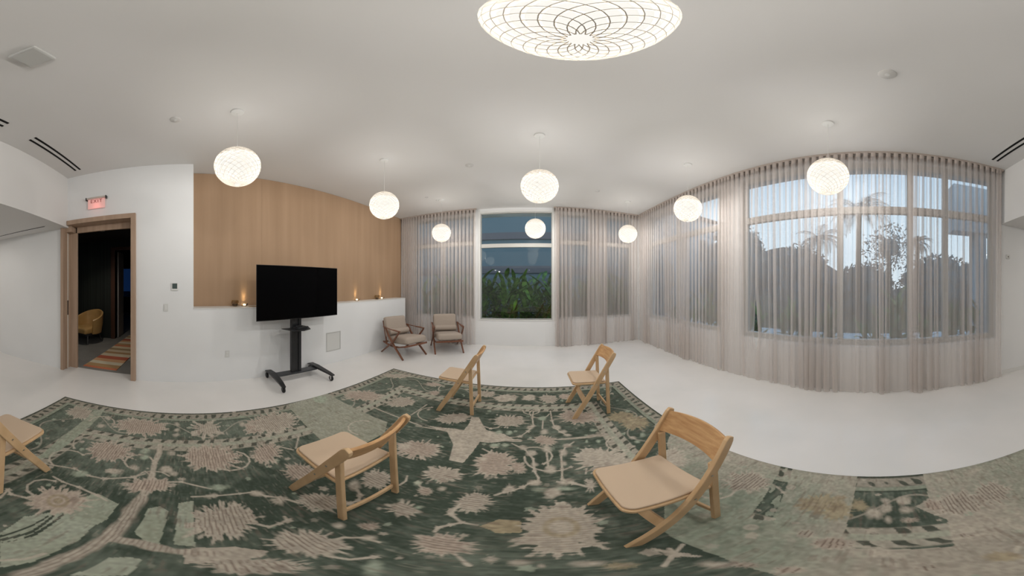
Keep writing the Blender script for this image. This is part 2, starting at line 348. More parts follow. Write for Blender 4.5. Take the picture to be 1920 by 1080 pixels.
f = MB(); f.box(-6.08, -5.90, -2.10, -1.98, 0, 2.64); f.box(-6.08, -5.90, -1.05, -0.93, 0, 2.64); f.box(-6.08, -5.90, -1.98, -1.05, 2.55, 2.64); f.build('door_frame', DW2, d2, bevel=0.003)
MB().box(-6.60, -6.09, -1.965, -1.925, 0.01, 2.53).build('door_leaf', mat('hall_door_edge', (0.30, 0.28, 0.26), 0.5), d2)
w6 = struct(bpy.data.objects.new('window_6', None)); COL.objects.link(w6)
MB().box(-12.14, -12.13, -3.75, -3.05, 0.9, 2.5).build('pane', glass_mat('tinted_dusk_glass', (0.05, 0.09, 0.16)), w6)
# striped runner on the hallway floor
rn = MB(); ra, rb_, rc, rd = Vector((-3.60, -1.82, 0)), Vector((-3.60, -1.18, 0)), Vector((-7.6, -1.02, 0)), Vector((-7.6, -1.66, 0))
RM = bpy.data.materials.new('striped_runner'); RM.use_nodes = True; n = RM.node_tree; b = n.nodes['Principled BSDF']; b.inputs['Roughness'].default_value = 0.95
t = n.nodes.new('ShaderNodeTexCoord'); sx = n.nodes.new('ShaderNodeSeparateXYZ'); mu = n.nodes.new('ShaderNodeMath'); mu.operation = 'MULTIPLY'; mu.inputs[1].default_value = 0.62
fr = n.nodes.new('ShaderNodeMath'); fr.operation = 'FRACT'; r = n.nodes.new('ShaderNodeValToRGB'); r.color_ramp.interpolation = 'CONSTANT'
cols = [(0, (0.62, 0.50, 0.34)), (.10, (0.42, 0.25, 0.12)), (.18, (0.66, 0.56, 0.40)), (.30, (0.50, 0.13, 0.07)), (.42, (0.66, 0.38, 0.20)), (.52, (0.70, 0.62, 0.46)), (.62, (0.48, 0.30, 0.14)), (.72, (0.60, 0.20, 0.10)), (.80, (0.66, 0.54, 0.36)), (.91, (0.34, 0.24, 0.13))]
for i, (p, c) in enumerate(cols):
    el = r.color_ramp.elements[i] if i < 2 else r.color_ramp.elements.new(p)
    el.position = p; el.color = (*c, 1)
n.links.new(t.outputs['Object'], sx.inputs[0]); n.links.new(sx.outputs['X'], mu.inputs[0]); n.links.new(mu.outputs[0], fr.inputs[0]); n.links.new(fr.outputs[0], r.inputs[0]); n.links.new(r.outputs[0], b.inputs['Base Color'])
rn.prism([(p.x, p.y) for p in (ra, rb_, rc, rd)], -0.0035, 0.006, 'xy')
tag(rn.build('runner_rug', RM, bevel=0.002), 'striped cream, orange and red runner on the dark hallway floor', 'rug')
# tan tub chair
TAN = mat('tan_leather', (0.52, 0.31, 0.11), 0.38, noise=((6, 6, 6), (0.58, 0.36, 0.14), 3, 0.3, 0.7))
tb = thing('tub_chair', 'tan leather tub chair with dark legs in the dark hallway', 'chair', (-5.35, -2.55, -0.004), math.radians(-20))
sh = MB(); vs = []; K = 28
for i in range(K + 1):
    a = math.radians(-115) + math.radians(230) * i / K; back = (1 + math.cos(a)) / 2; top = 0.60 + 0.28 * back ** 1.2
    for (rr, z) in ((0.30, 0.30), (0.385, 0.28), (0.43, (0.28 + top) / 2), (0.44, top - 0.02), (0.415, top), (0.385, top - 0.02), (0.36, (0.30 + top) / 2)):
        vs.append((-rr * math.cos(a) * 0.95, rr * math.sin(a) * 0.9, z))
fs = [(i * 7 + j, i * 7 + (j + 1) % 7, (i + 1) * 7 + (j + 1) % 7, (i + 1) * 7 + j) for i in range(K) for j in range(7)] + [tuple(range(7)), tuple(K * 7 + j for j in range(6, -1, -1))]
sh.add(vs, fs).build('shell', TAN, tb, smooth=True)
weld(cushion(0.62, 0.56, 0.16, 0.05).build('seat_cushion', TAN, tb, smooth='all', loc=(0.06, 0, 0.37)))
MB().prism(superellipse(0.32, 0.29, 20, 3), 0.235, 0.29, 'xy').build('seat_base', BLACK, tb)
for sx_ in (-1, 1):
    for sy_ in (-1, 1): MB().beam((0.22 * sx_, 0.20 * sy_, 0.24), (0.27 * sx_, 0.25 * sy_, 0.002), 0.035, 0.035).build('leg', BLACK, tb)

# ------------------------------------------------------------------ pendants
def make_pendant():
    R = 0.2155; root = thing('globe_pendant', '', 'pendant lamp', (0, 0, CZ), group='white lattice globe pendants')
    cz = 2.75 - CZ
    MB().lathe([(0.001, 0), (0.062, 0), (0.064, -0.004), (0.060, -0.022), (0.02, -0.027), (0.001, -0.027)], 28).build('canopy', TRIMW, root, smooth=True)
    MB().tube([(0, 0, -0.026), (0, 0, cz + R - 0.01)], 0.0022, 6).build('cord', TRIMW, root)
    s = MB(); prof = [(max(0.0008, 0.203 * math.sin(PI * k / 28)), cz + 0.203 * math.cos(PI * k / 28)) for k in range(29)]
    s.lathe(prof, 40).build('lamp_shade', SHADE, root, smooth='all')
    rb = MB(); NR = 18; NS = 30
    for sgn in (-1, 1):
        for k in range(NR):
            ph0 = 2 * PI * k / NR; P = []
            for i in range(NS + 1):
                th = 0.07 * PI + 0.885 * PI * i / NS; ph = ph0 + sgn * 1.45 * (th - PI / 2)
                P.append(Vector((math.sin(th) * math.cos(ph), math.sin(th) * math.sin(ph), math.cos(th))))
            vs = []
            for i, p in enumerate(P):
                t = (P[min(i + 1, NS)] - P[max(i - 1, 0)]).normalized(); sd_ = p.cross(t).normalized() * 0.0014
                for q in (p * 0.2035 + sd_, p * R + sd_, p * R - sd_, p * 0.2035 - sd_): vs.append((q.x, q.y, q.z + cz))
            rb.add(vs, [(i * 4 + j, i * 4 + (j + 1) % 4, (i + 1) * 4 + (j + 1) % 4, (i + 1) * 4 + j) for i in range(NS) for j in range(4)])
    rb.build('lattice', RIB, root)
    MB().lathe([(0.022, cz - 0.204), (0.027, cz - 0.208), (0.025, cz - 0.217), (0.019, cz - 0.215), (0.022, cz - 0.204)], 24).build('bottom_ring', SHADE, root, smooth=True)
    MB().lathe([(0.0008, cz + 0.222), (0.010, cz + 0.220), (0.014, cz + 0.208), (0.012, cz + 0.199), (0.0008, cz + 0.20)], 24).build('top_cap', RIB, root, smooth=True)
    MB().lathe([(0.001, cz + .075), (0.165, cz + .070), (0.165, cz + .073), (0.001, cz + .078)], 28).build('upward_light_screen', UPSCREEN, root, smooth=True)  # added disc, holds back the bulb's upward light to even out the ceiling
    li = bpy.data.lights.new('bulb', 'POINT'); li.energy = PENDANT_POWER; li.color = (1.0, 0.98, 0.945); li.shadow_soft_size = 0.05
    lo = bpy.data.objects.new('bulb', li); COL.objects.link(lo); lo.parent = root; lo.location = (0, 0, cz); lo.visible_camera = False; lo.visible_glossy = False
    return root
pxs = [-1.94, 0.107, 2.165]; pys = [0.465, 2.47, 4.53]
PL = {(0, 0): 'lattice globe pendant above the left end of the television, nearest the oak panelling', (0, 1): 'lattice globe pendant in front of the right part of the oak panelling',
      (0, 2): 'lattice globe pendant hanging before the curtain over the armchairs', (1, 0): 'lattice globe pendant directly overhead, cut by the top edge of the picture',
      (1, 1): 'lattice globe pendant in the middle of the room, above the bare window', (1, 2): 'lattice globe pendant hanging right in front of the bare window',
      (2, 0): 'lattice globe pendant nearest the long curtained window wall', (2, 1): 'lattice globe pendant second along the long curtained window wall', (2, 2): 'lattice globe pendant in the far right corner by the curtains'}
p0 = make_pendant(); first = True
for i in range(3):
    for j in range(3):
        if first: p0.location = (pxs[i], pys[j], CZ); p0['label'] = PL[i, j]; first = False
        else: dup(p0, (pxs[i], pys[j], CZ), 0.35 * (i + 2 * j), PL[i, j])

# ------------------------------------------------------------------ ceiling fittings
def slot_diffuser(loc, ln, rz, label):
    r_ = thing('slot_diffuser', label, 'air vent', loc, rz, 'linear slot diffusers')
    MB().box(-ln / 2 - .02, ln / 2 + .02, -.075, .075, -0.003, 0).build('trim_plate', CEIL, r_, bevel=0.001)
    for s in (-1, 1): MB().box(-ln / 2, ln / 2, s * 0.040 - .016, s * 0.040 + .016, -0.0055, -0.003).build('slot', DARKM, r_)
    return r_
for cx, lb in ((-2.51, 'black twin-slot air diffuser on the high ceiling above the door end of the bulkhead'), (-0.97, 'black twin-slot air diffuser at the left edge of the picture'),
               (2.13, 'black twin-slot air diffuser on the high ceiling at the right edge of the picture')):
    slot_diffuser((cx, -1.645, CZ), 1.12, 0, lb)
r_ = thing('slot_diffuser', 'thin black single-slot air diffuser on the low ceiling left of the door', 'air vent', (-2.97, -2.95, LZ), PI / 2, 'linear slot diffusers')
MB().box(-0.75, 0.75, -.04, .04, -0.003, 0).build('trim_plate', CEIL, r_); MB().box(-0.72, 0.72, -0.012, 0.012, -0.0055, -0.003).build('slot', DARKM, r_)
def disc(loc, r, h, label, name='smoke_detector', cat='smoke detector', grp='small ceiling discs'):
    t_ = thing(name, label, cat, loc, 0, grp); MB().lathe([(0.001, 0), (r, 0), (r * .97, -h * .5), (r * .8, -h), (0.001, -h)], 24).build('body', mat('off_white_plastic', (0.62, 0.61, 0.59), 0.6), t_, smooth=True)
    MB().lathe([(r * .28, -h), (r * .26, -h - .004), (0.001, -h - .004)], 16).build('sensor', TRIMW, t_, smooth=True); return t_
disc((-2.139, -0.101, CZ), .055, .012, 'small round ceiling disc between the door and the nearest left pendant')
disc((-0.908, 3.19, CZ), .062, .012, 'round grey ceiling disc between the middle and left pendants')
disc((1.402, -0.083, CZ), .062, .014, 'round ceiling disc near the top of the picture, before the long curtained wall')
disc((1.328, 4.196, CZ), .05, .010, 'small round ceiling disc right of the middle pendant')
disc((2.145, 4.553, CZ), .055, .010, 'small round ceiling disc near the far right corner')
disc((-2.166, 4.242, CZ), .035, .010, 'tiny round ceiling disc near the curtain over the armchairs, the one nearer the oak panelling')
disc((-2.025, 4.493, CZ), .03, .03, 'tiny protruding sprinkler head near the curtain over the armchairs', 'sprinkler_head', 'sprinkler')
ap = thing('access_point', 'square white wireless box hanging under the high ceiling, top left', 'wireless access point', (-0.895, -0.755, CZ), 0)
MB().box(-.094, .094, -.094, .094, -.035, -.0).build('body', mat('white_plastic_box', (0.58, 0.58, 0.56), 0.5), ap, bevel=.010, seg=3); MB().box(-.08, .08, -.08, .08, -.040, -.035).build('face_plate', mat('grey_box_face', (0.50, 0.50, 0.48), 0.5), ap, bevel=.003)
for i, (x, y) in enumerate(((-2.3, -3.6), (-0.1, -3.6), (2.0, -3.6), (-2.3, -5.2), (-0.1, -5.2), (2.0, -5.2))):     # fill lights added out of view in the low rear area
    t_ = thing('added_fill_light', 'round fill light added to the low rear ceiling, ' + ('wall side', 'middle', 'window side')[i % 3] + (', nearer the bulkhead' if i < 3 else ', nearer the rear wall'), 'fill light', (x, y, LZ), 0, 'added fill lights of the rear area')
    MB().lathe([(0.075, 0), (0.085, 0), (0.085, -.006), (0.072, -.006), (0.075, 0)], 24).build('trim_ring', TRIMW, t_, smooth=True)
    MB().lathe([(0.001, -.002), (0.073, -.002)], 24).build('diffuser', mat('lit_fill_disc', (1, 1, 1), 0.5, emit=((1, 0.93, 0.84), 6.0)), t_)
    li = bpy.data.lights.new('lamp', 'AREA'); li.shape = 'DISK'; li.size = 0.14; li.energy = REAR_POWER; li.color = (1, 0.93, 0.85)
    lo = bpy.data.objects.new('lamp', li); COL.objects.link(lo); lo.parent = t_; lo.location = (0, 0, -0.012)

# ------------------------------------------------------------------ wall fittings
PLAST = mat('white_switch_plastic', (0.66, 0.66, 0.64), 0.4)
th = thing('thermostat', 'small thermostat with a dark screen on the white wall right of the door', 'thermostat', (XL, -0.165, 1.53))
MB().box(0, 0.014, -.055, .055, -.058, .058).build('back_plate', TRIMW, th, bevel=.004); MB().box(0.014, 0.019, -.036, .036, -.030, .048).build('screen', mat('dark_green_screen', (0.06, 0.085, 0.08), 0.2), th, bevel=.002)
sw = thing('light_switch', 'white light switch on the wall between door and thermostat', 'light switch', (XL, -0.30, 1.215))
MB().box(0, 0.006, -.035, .035, -.058, .058).build('plate', PLAST, sw, bevel=.002); MB().box(0.006, 0.011, -.016, .016, -.033, .033).build('rocker', TRIMW, sw, bevel=.001)
ou = thing('wall_outlet', 'white power outlet low on the white wall left of the television stand', 'power outlet', (XL, 0.626, 0.47))
MB().box(0, 0.006, -.035, .035, -.058, .058).build('plate', PLAST, ou, bevel=.002)
for s in (-1, 1): MB().box(0.006, 0.009, -.016, .016, s * .024 - .014, s * .024 + .014).build('socket', TRIMW, ou, bevel=.001)
ac = thing('wall_hatch', 'square white access hatch in the low wall behind the television stand', 'access hatch', (XL, 2.617, 0.455))
HAT = mat('hatch_rim', (0.52, 0.52, 0.50), 0.5); q = MB(); q.box(0, .006, -.175, .175, .17, .19); q.box(0, .006, -.175, .175, -.19, -.17); q.box(0, .006, -.175, -.155, -.17, .17); q.box(0, .006, .155, .175, -.17, .17); q.build('hatch_frame', HAT, ac, bevel=.001)
MB().box(0, .003, -.153, .153, -.168, .168).build('hatch_door', mat('hatch_face', (0.64, 0.64, 0.62), 0.5), ac)
s2 = thing('wall_sensor', 'small white square sensor on the wall right of the long curtain', 'wall sensor', (XR, -2.10, 2.03))
MB().box(-.02, 0, -.035, .035, -.035, .035).build('body', PLAST, s2, bevel=.004); MB().box(-.023, -.02, -.012, .012, -.012, .012).build('lens', mat('sensor_lens', (0.25, 0.24, 0.22), .3), s2)
# exit sign
ex = thing('exit_sign', 'glowing red EXIT sign on the wall above the door', 'exit sign', (XL, -1.405, 2.95))
MB().box(0, .055, -.165, .165, .075, .105).build('housing', mat('satin_metal_housing', (0.50, 0.47, 0.42), 0.4), ex, bevel=.003)
for s in (-1, 1): MB().box(0, .060, s * .172 - .008, s * .172 + .008, .060, .108).build('end_cap', BLACK, ex, bevel=.002)
MB().box(.026, .032, -.150, .150, -.105, .075).build('lit_panel', mat('pink_edge_lit_panel', (0.70, 0.50, 0.47), 0.3, emit=((1.0, 0.40, 0.36), 0.22)), ex, bevel=.001)
tcv = bpy.data.curves.new('t', 'FONT'); tcv.body = 'EXIT'; tcv.size = 0.085; tcv.extrude = 0.0015; tcv.align_x = 'CENTER'; tcv.align_y = 'CENTER'; tcv.space_character = 1.25
tob = bpy.data.objects.new('t', tcv); COL.objects.link(tob); dg = bpy.context.evaluated_depsgraph_get(); me = bpy.data.meshes.new_from_object(tob.evaluated_get(dg)); bpy.data.objects.remove(tob)
lt = bpy.data.objects.new('lettering', me); COL.objects.link(lt); me.materials.clear(); me.materials.append(mat('dark_red_letters', (0.20, 0.03, 0.03), 0.4, emit=((0.5, 0.02, 0.02), 0.12))); lt.parent = ex
lt.rotation_euler = (PI / 2, 0, PI / 2); lt.location = (.0345, 0.0, .028)
li = bpy.data.lights.new('glow', 'POINT'); li.energy = 0.22; li.color = (1, 0.25, 0.22); li.shadow_soft_size = .05; lo = bpy.data.objects.new('glow', li); COL.objects.link(lo); lo.parent = ex; lo.location = (.11, 0, -.05); lo.visible_camera = False

# ------------------------------------------------------------------ things on the ledge
LEDGE = 1.203
def uplight(y, label, tray=False):
    t_ = thing('ledge_uplight', label, 'uplight', (-3.545, y, LEDGE), 0, 'small brass uplights on the ledge')
    MB().lathe([(0.001, 0), (.05, 0), (.054, .004), (.054, .010), (.040, .014), (.036, .010), (.001, .010)], 24).build('dish', BRASS, t_, smooth=True)
    MB().lathe([(.001, .012), (.020, .012), (.022, .030), (.014, .034), (.001, .028)], 16).build('lamp_head', mat('lit_lamp_head', (1, .9, .7), .4, emit=((1, .80, .50), 5.0)), t_, smooth=True)
    MB().beam((.035, .03, .012), (.048, .042, .045), .03, .006).build('shield', BLACK, t_)
    for en, ang_, tilt in ((3.5, 34, -17), (0.8, 80, -22)):
        li = bpy.data.lights.new('beam', 'SPOT'); li.energy = en; li.color = (1, .76, .42); li.spot_size = math.radians(ang_); li.spot_blend = 1.0; li.shadow_soft_size = .008
        lo = bpy.data.objects.new('beam', li); COL.objects.link(lo); lo.parent = t_; lo.location = (0, 0, .042); lo.rotation_euler = (PI, math.radians(tilt), 0); lo.visible_camera = False
    return t_
uplight(0.97, 'brass uplight glowing on the ledge just left of the television'); uplight(3.51, 'brass uplight glowing on the ledge, first right of the television'); uplight(4.41, 'brass uplight glowing on the ledge nearest the curtains')
tag(MB().prism(superellipse(.055, .12, 28, 3), LEDGE, LEDGE + .006, 'xy').build('brass_tray', BRASS, loc=(-3.40, 1.12, 0), bevel=.002), 'flat brass tray on the ledge beside the television', 'tray')
AMB = glass_mat('clear_bowl_glass', (0.86, 0.80, 0.68))
def bowl(y, label):
    t_ = thing('glass_bowl', label, 'bowl', (-3.50, y, LEDGE), 0.0, 'glass bowls on the ledge')
    MB().lathe([(.001, .004), (.030, .004), (.055, .03), (.062, .065), (.055, .10), (.058, .102), (.066, .065), (.058, .026), (.032, 0), (.001, 0)], 28).build('bowl_wall', AMB, t_, smooth=True)
    return t_
bowl(0.80, 'clear glass bowl holding dark stones, left of the glowing light by the television'); bowl(4.17, 'clear glass bowl holding dark stones, near the curtain end of the ledge')
STONE = mat('dark_brown_stone', (0.05, 0.028, 0.012), .35)
def stone(loc, s, label):
    mb = MB(); mb.lathe([(max(.001, .024 * math.sin(PI * k / 8)), .020 * math.cos(PI * k / 8)) for k in range(9)], 12); o = mb.build('stone', STONE, smooth='all'); o.location = loc; o.scale = (s, s * 1.1, s); tag(o, label, 'stone', 'stones in the ledge bowls')
for yy, nm in ((0.80, 'bowl by the television'), (4.17, 'bowl near the curtain end')):
    stone((-3.50, yy - .022, LEDGE + .026), .95, 'dark brown stone on the left in the glass ' + nm); stone((-3.495, yy + .024, LEDGE + .028), .9, 'dark brown stone on the right in the glass ' + nm)

# unseen fill lamp added to brighten the hallway
t_ = thing('added_fill_light', 'round fill light added to the dark hallway ceiling', 'fill light', (-4.7, -1.9, 2.85), 0)
MB().lathe([(0.075, 0), (0.085, 0), (0.085, -.006), (0.072, -.006), (0.075, 0)], 24).build('trim_ring', TRIMW, t_, smooth=True)
li = bpy.data.lights.new('lamp', 'SPOT'); li.energy = 44; li.color = (1, .9, .78); li.shadow_soft_size = .06; li.spot_size = math.radians(125); li.spot_blend = .6
lo = bpy.data.objects.new('lamp', li); COL.objects.link(lo); lo.parent = t_; lo.location = (0, 0, -.012)

# ------------------------------------------------------------------ television on a wheeled stand
SX, SY = -3.02, 1.655
sn = thing('television_stand', 'black wheeled television stand with a column, small shelf and curved feet', 'television stand', (SX, SY, 0))
c_ = MB(); c_.box(-.035, .035, -.085, -.035, .13, 1.52); c_.box(-.035, .035, .035, .085, .13, 1.52); c_.box(-.030, .018, -.036, .036, .13, 1.50); c_.build('column', BLACK, sn, bevel=.006)
MB().box(-.075, .075, -.36, .36, .108, .135).build('base_bar', mat('dark_grey_steel', (0.035, 0.038, 0.042), .4), sn, bevel=.008)
for s in (-1, 1):
    pts = [(-.24, s * .395, .122), (-.16, s * .39, .146), (0, s * .385, .150), (.17, s * .39, .138), (.32, s * .40, .124), (.43, s * .41, .104)]
    MB().strip(pts, [.030, .042, .048, .042, .036, .030], [.020, .030, .036, .034, .028, .018], (0, 1, 0)).build('foot', BLACK, sn, bevel=.005)
    for (x, zt) in ((-.20, .118), (.40, .100)):
        k = MB(); k.lathe([(.001, zt), (.013, zt), (.013, .088), (.001, .088)], 12, (x, s * .40, 0))
        for q_ in (-1, 1): k.box(x - .020, x + .012, s * .40 + q_ * .017 - .002, s * .40 + q_ * .017 + .002, .028, .094)
        ca = k.build('caster', CHROME if (x > 0 and s > 0) else BLACK, sn)
        M_ = Matrix.Rotation(PI / 2, 4, 'X'); MB().lathe([(.001, -.013), (.041, -.013), (.046, -.008), (.046, .008), (.041, .013), (.001, .013)], 20, (x - .010, s * .40, .046), M_).build('wheel', RUBBER, ca, smooth=True)
shf = MB(); shf.prism([(-.02, -.24), (.20, -.15), (.26, 0), (.20, .15), (-.02, .24)], .868, .880, 'xy'); shf.box(-.045, .05, -.10, .10, .84, .868); shf.build('shelf', BLACK, sn, bevel=.003)
MB().box(.018, .064, -.10, .10, 1.25, 1.62).build('mount_bracket', BLACK, sn, bevel=.003)
tv = thing('television', 'large black flat screen television, switched off, on the wheeled stand', 'television', (SX + .065, SY + .03, 1.44))
MB().box(0, .045, -.70, .70, -.392, .392).build('housing', BEZEL, tv, bevel=.004)
TVX = MB().box(.045, .048, -.717, .717, -.402, .402).build('bezel', BEZEL, tv); MB().box(.048, .050, -.709, .709, -.392, .395).build('screen', BLACKG, tv)
bx = thing('set_top_box', 'small black box lying on the shelf of the television stand', 'set top box', (SX + .10, SY + .02, .880), .2)
MB().box(-.06, .06, -.09, .11, 0, .030).build('case', BLACK, bx, bevel=.004)
tag(MB().box(-.012, .012, -.06, .06, 0, .016).build('remote_control', BLACK, loc=(SX + .09, SY + .01, .9095), bevel=.004), 'black remote control on the small box on the television stand shelf', 'remote control')

# ------------------------------------------------------------------ folding chairs
def rail_pt(t):                                   # side rail, gently bowed: foot (0,0) to top (.445,.79)
    P = [(0.0, 0.0), (0.105, 0.20), (0.215, 0.40), (0.325, 0.60), (0.405, 0.735), (0.440, 0.795)]
    k = min(len(P) - 2, int(t * (len(P) - 1))); f = t * (len(P) - 1) - k
    return (P[k][0] + (P[k + 1][0] - P[k][0]) * f, P[k][1] + (P[k + 1][1] - P[k][1]) * f)
def make_folding_chair():
    root = thing('folding_chair', '', 'folding chair', (0, 0, 0), 0, 'pale wooden folding chairs on the rug')
    for s in (-1, 1):
        pts = [(*rail_pt(i / 15),) for i in range(16)]; hw = 0.0265
        low, up = [], []
        for i, p in enumerate(pts):
            a = Vector(pts[min(i + 1, 15)]) - Vector(pts[max(i - 1, 0)]); a.normalize(); n_ = Vector((-a.y, a.x)); w = hw * (1.0 if i < 14 else (0.92 if i == 14 else 0.55))
            low.append((p[0] + n_.x * w, p[1] + n_.y * w)); up.append((p[0] - n_.x * w, p[1] - n_.y * w))
        low[0] = (-0.022, 0.0); up[0] = (0.030, 0.0)
        poly = low + up[::-1]
        vs = [(q[0], s * .188, max(0, q[1])) for q in poly] + [(q[0], s * .210, max(0, q[1])) for q in poly]; m = len(pts); N = 2 * m
        fs = []
        for i in range(m - 1):
            a0, a1, b0, b1 = i, i + 1, N - 1 - i, N - 2 - i
            fs += [(a0, a1, b1, b0), (N + a0, N + b0, N + b1, N + a1), (a0, N + a0, N + a1, a1), (b0, b1, N + b1, N + b0)]
        fs += [(0, N - 1, 2 * N - 1, N), (m - 1, N + m - 1, N + m, m)]
        r_ = MB().add(vs, fs).build('side_rail', BEECH, root, bevel=.004)
        M_ = Matrix.Rotation(PI / 2, 4, 'X')
        for (u, z) in ((.235, .437), (.318, .588)): MB().lathe([(.001, -.0015), (.006, -.0015), (.006, .0015), (.001, .0015)], 12, (u, s * .2112, z), M_).build('rivet', CHROME, r_)
        MB().beam((.358, s * .176, .648), (.378, s * .176, 0), .022, .038, (1, 0, .1)).build('rear_leg', BEECH, root, bevel=.004)
    MB().beam((.371, -.160, .105), (.371, .160, .105), .018, .036, (0, 0, 1)).build('rear_stretcher', BEECH, root, bevel=.004)
    a_ = rail_pt(.22); MB().beam((a_[0] + .002, -.190, a_[1] - .002), (a_[0] + .002, .190, a_[1] - .002), .014, .066, (.466, 0, .885)).build('front_stretcher', BEECH, root, bevel=.004)
    # seat board with rounded front corners, slightly raked
    rk = Matrix.Rotation(math.radians(2.5), 4, 'Y')
    def seat_poly(x0, x1, w, r):
        P = []
        for k in range(9): a = PI + PI / 2 * k / 8; P.append((x0 + r + r * math.cos(a), -w + r + r * math.sin(a)))
        P += [(x1 - .01, -w), (x1, -w + .012), (x1, w - .012), (x1 - .01, w)]
        for k in range(9): a = PI / 2 + PI / 2 * k / 8; P.append((x0 + r + r * math.cos(a), w - r + r * math.sin(a)))
        return P
    b_ = MB().prism(seat_poly(-.012, .352, .184, .045), .425, .447, 'xy'); b_.v = [tuple(rk @ (Vector(v) - Vector((.17, 0, .436))) + Vector((.17, 0, .443))) for v in b_.v]; b_.build('seat_frame', BEECH, root, bevel=.006, seg=3)
    b_ = MB().prism(seat_poly(-.004, .342, .172, .040), .447, .462, 'xy'); b_.v = [tuple(rk @ (Vector(v) - Vector((.17, 0, .436))) + Vector((.17, 0, .443))) for v in b_.v]; b_.build('seat_pad', PAD, root, bevel=.007, seg=3)
    # curved back slat between the rails, bowed rearwards, arched edges
    vs = []; K = 16
    for i in range(K + 1):
        t = -1 + 2 * i / K; y = t * .190; bow = .040 * (1 - t * t); ar = .012 * (1 - t * t)
        lo_, hi_ = (.358, .655 + ar * .6), (.428, .782 + ar)
        for (p, q) in ((lo_, -1), (lo_, 1), (hi_, 1), (hi_, -1)): vs.append((p[0] + bow + q * .008, y, p[1] - q * .004))
    fs = [(i * 4 + j, i * 4 + (j + 1) % 4, (i + 1) * 4 + (j + 1) % 4, (i + 1) * 4 + j) for i in range(K) for j in range(4)] + [(3, 2, 1, 0), tuple(K * 4 + j for j in range(4))]
    MB().add(vs, fs).build('back_slat', BEECH2, root, bevel=.003, smooth=True)
    return root
RT = 0.012
ch = make_folding_chair(); ch.location = (0.275, 0.752, RT); ch['label'] = 'pale wooden folding chair in front of the viewer, the largest, right of the rug medallion'
dup(ch, (-1.022, 0.735, RT), 0, 'pale wooden folding chair seen from behind its arm, facing the television, centre left')
dup(ch, (-0.978, 2.385, RT), 0, 'pale wooden folding chair in the far row, nearest the two armchairs')
dup(ch, (0.440, 2.362, RT), 0, 'pale wooden folding chair in the far row, on the window side of the rug')
dup(ch, (-1.105, -1.005, RT), 0, 'pale wooden folding chair cut off by the left edge of the picture')

# ------------------------------------------------------------------ armchairs
def make_armchair():
    root = thing('lounge_chair', '', 'armchair', (0, 0, 0), 0, 'walnut and linen lounge chairs')
    for s in (-1, 1):
        Y = s * .315
        MB().strip([(-.33, Y, .612), (-.27, Y, .585), (-.16, Y, .44), (.02, Y, .27), (.20, Y, .13), (.36, Y, .004)], .016, [.030, .036, .040, .044, .038, .028], (0, 1, 0)).build('front_leg_strut', WALNUT, root, bevel=.006)
        MB().strip([(.25, s * .335, .585), (.14, s * .335, .46), (.0, s * .335, .31), (-.16, s * .335, .20), (-.42, s * .335, .004)], .015, [.028, .034, .040, .036, .026], (0, 1, 0)).build('rear_leg_strut', WALNUT, root, bevel=.006)
        MB().strip([(-.36, Y + s * .005, .618), (-.22, Y + s * .012, .606), (-.05, Y + s * .016, .602), (.10, Y + s * .016, .604), (.26, Y + s * .012, .600)], [.018, .016, .018, .030, .026], [.018, .014, .014, .020, .018], (0, 1, 0)).build('armrest', WALNUT, root, bevel=.005)
        MB().strip([(-.42, s * .285, .255), (-.26, s * .285, .225), (-.05, s * .285, .215), (.18, s * .285, .245), (.40, s * .285, .305)], .013, .034, (0, 1, 0)).build('seat_rail', WALNUT, root, bevel=.005)
        MB().beam((-.30, s * .27, .235), (-.45, s * .27, .74), .024, .036, (1, 0, 0)).build('back_post', WALNUT, root, bevel=.005)
    MB().beam((.385, -.30, .300), (.385, .30, .300), .022, .040).build('front_rail', WALNUT, root, bevel=.005); MB().beam((-.38, -.30, .252), (-.38, .30, .252), .022, .036).build('rear_rail', WALNUT, root, bevel=.005)
    sc_ = weld(cushion(.70, .56, .145, .055, 12, .018).build('seat_cushion', LINEN, root, smooth='all')); sc_.location = (.065, 0, .368); sc_.rotation_euler = (0, math.radians(-7), 0)
    bc = weld(cushion(.125, .565, .46, .04, 12, .004).build('back_cushion', LINEN, root, smooth='all')); bc.location = (-.345, 0, .600); bc.rotation_euler = (0, math.radians(-15), 0)
    # button tufts across the back cushion
    for k in (-.15, 0, .15): MB().lathe([(.001, .004), (.010, .003), (.011, 0), (.001, -.003)], 10, (.063, k, .06), Matrix.Rotation(PI / 2, 4, 'Y')).build('button', LINEN, bc)
    lr = MB(); lr.lathe([(.001, -.272), (.045, -.270), (.066, -.255), (.070, 0), (.066, .255), (.045, .270), (.001, .272)], 20, (0, 0, 0), Matrix.Rotation(PI / 2, 4, 'X'))
    o = lr.build('bolster', LINEN, root, smooth=True); o.location = (-.215, 0, .505)
    return root
ar = make_armchair(); ar.location = (-2.60, 4.035, 0); ar.rotation_euler = (0, 0, math.atan2(-.335, .943)); ar['label'] = 'walnut and taupe linen lounge chair turned sideways beside the white low wall'
dup(ar, (-1.905, 4.775, 0), math.atan2(-.853, .522), 'walnut and taupe linen lounge chair facing out in front of the back curtain')

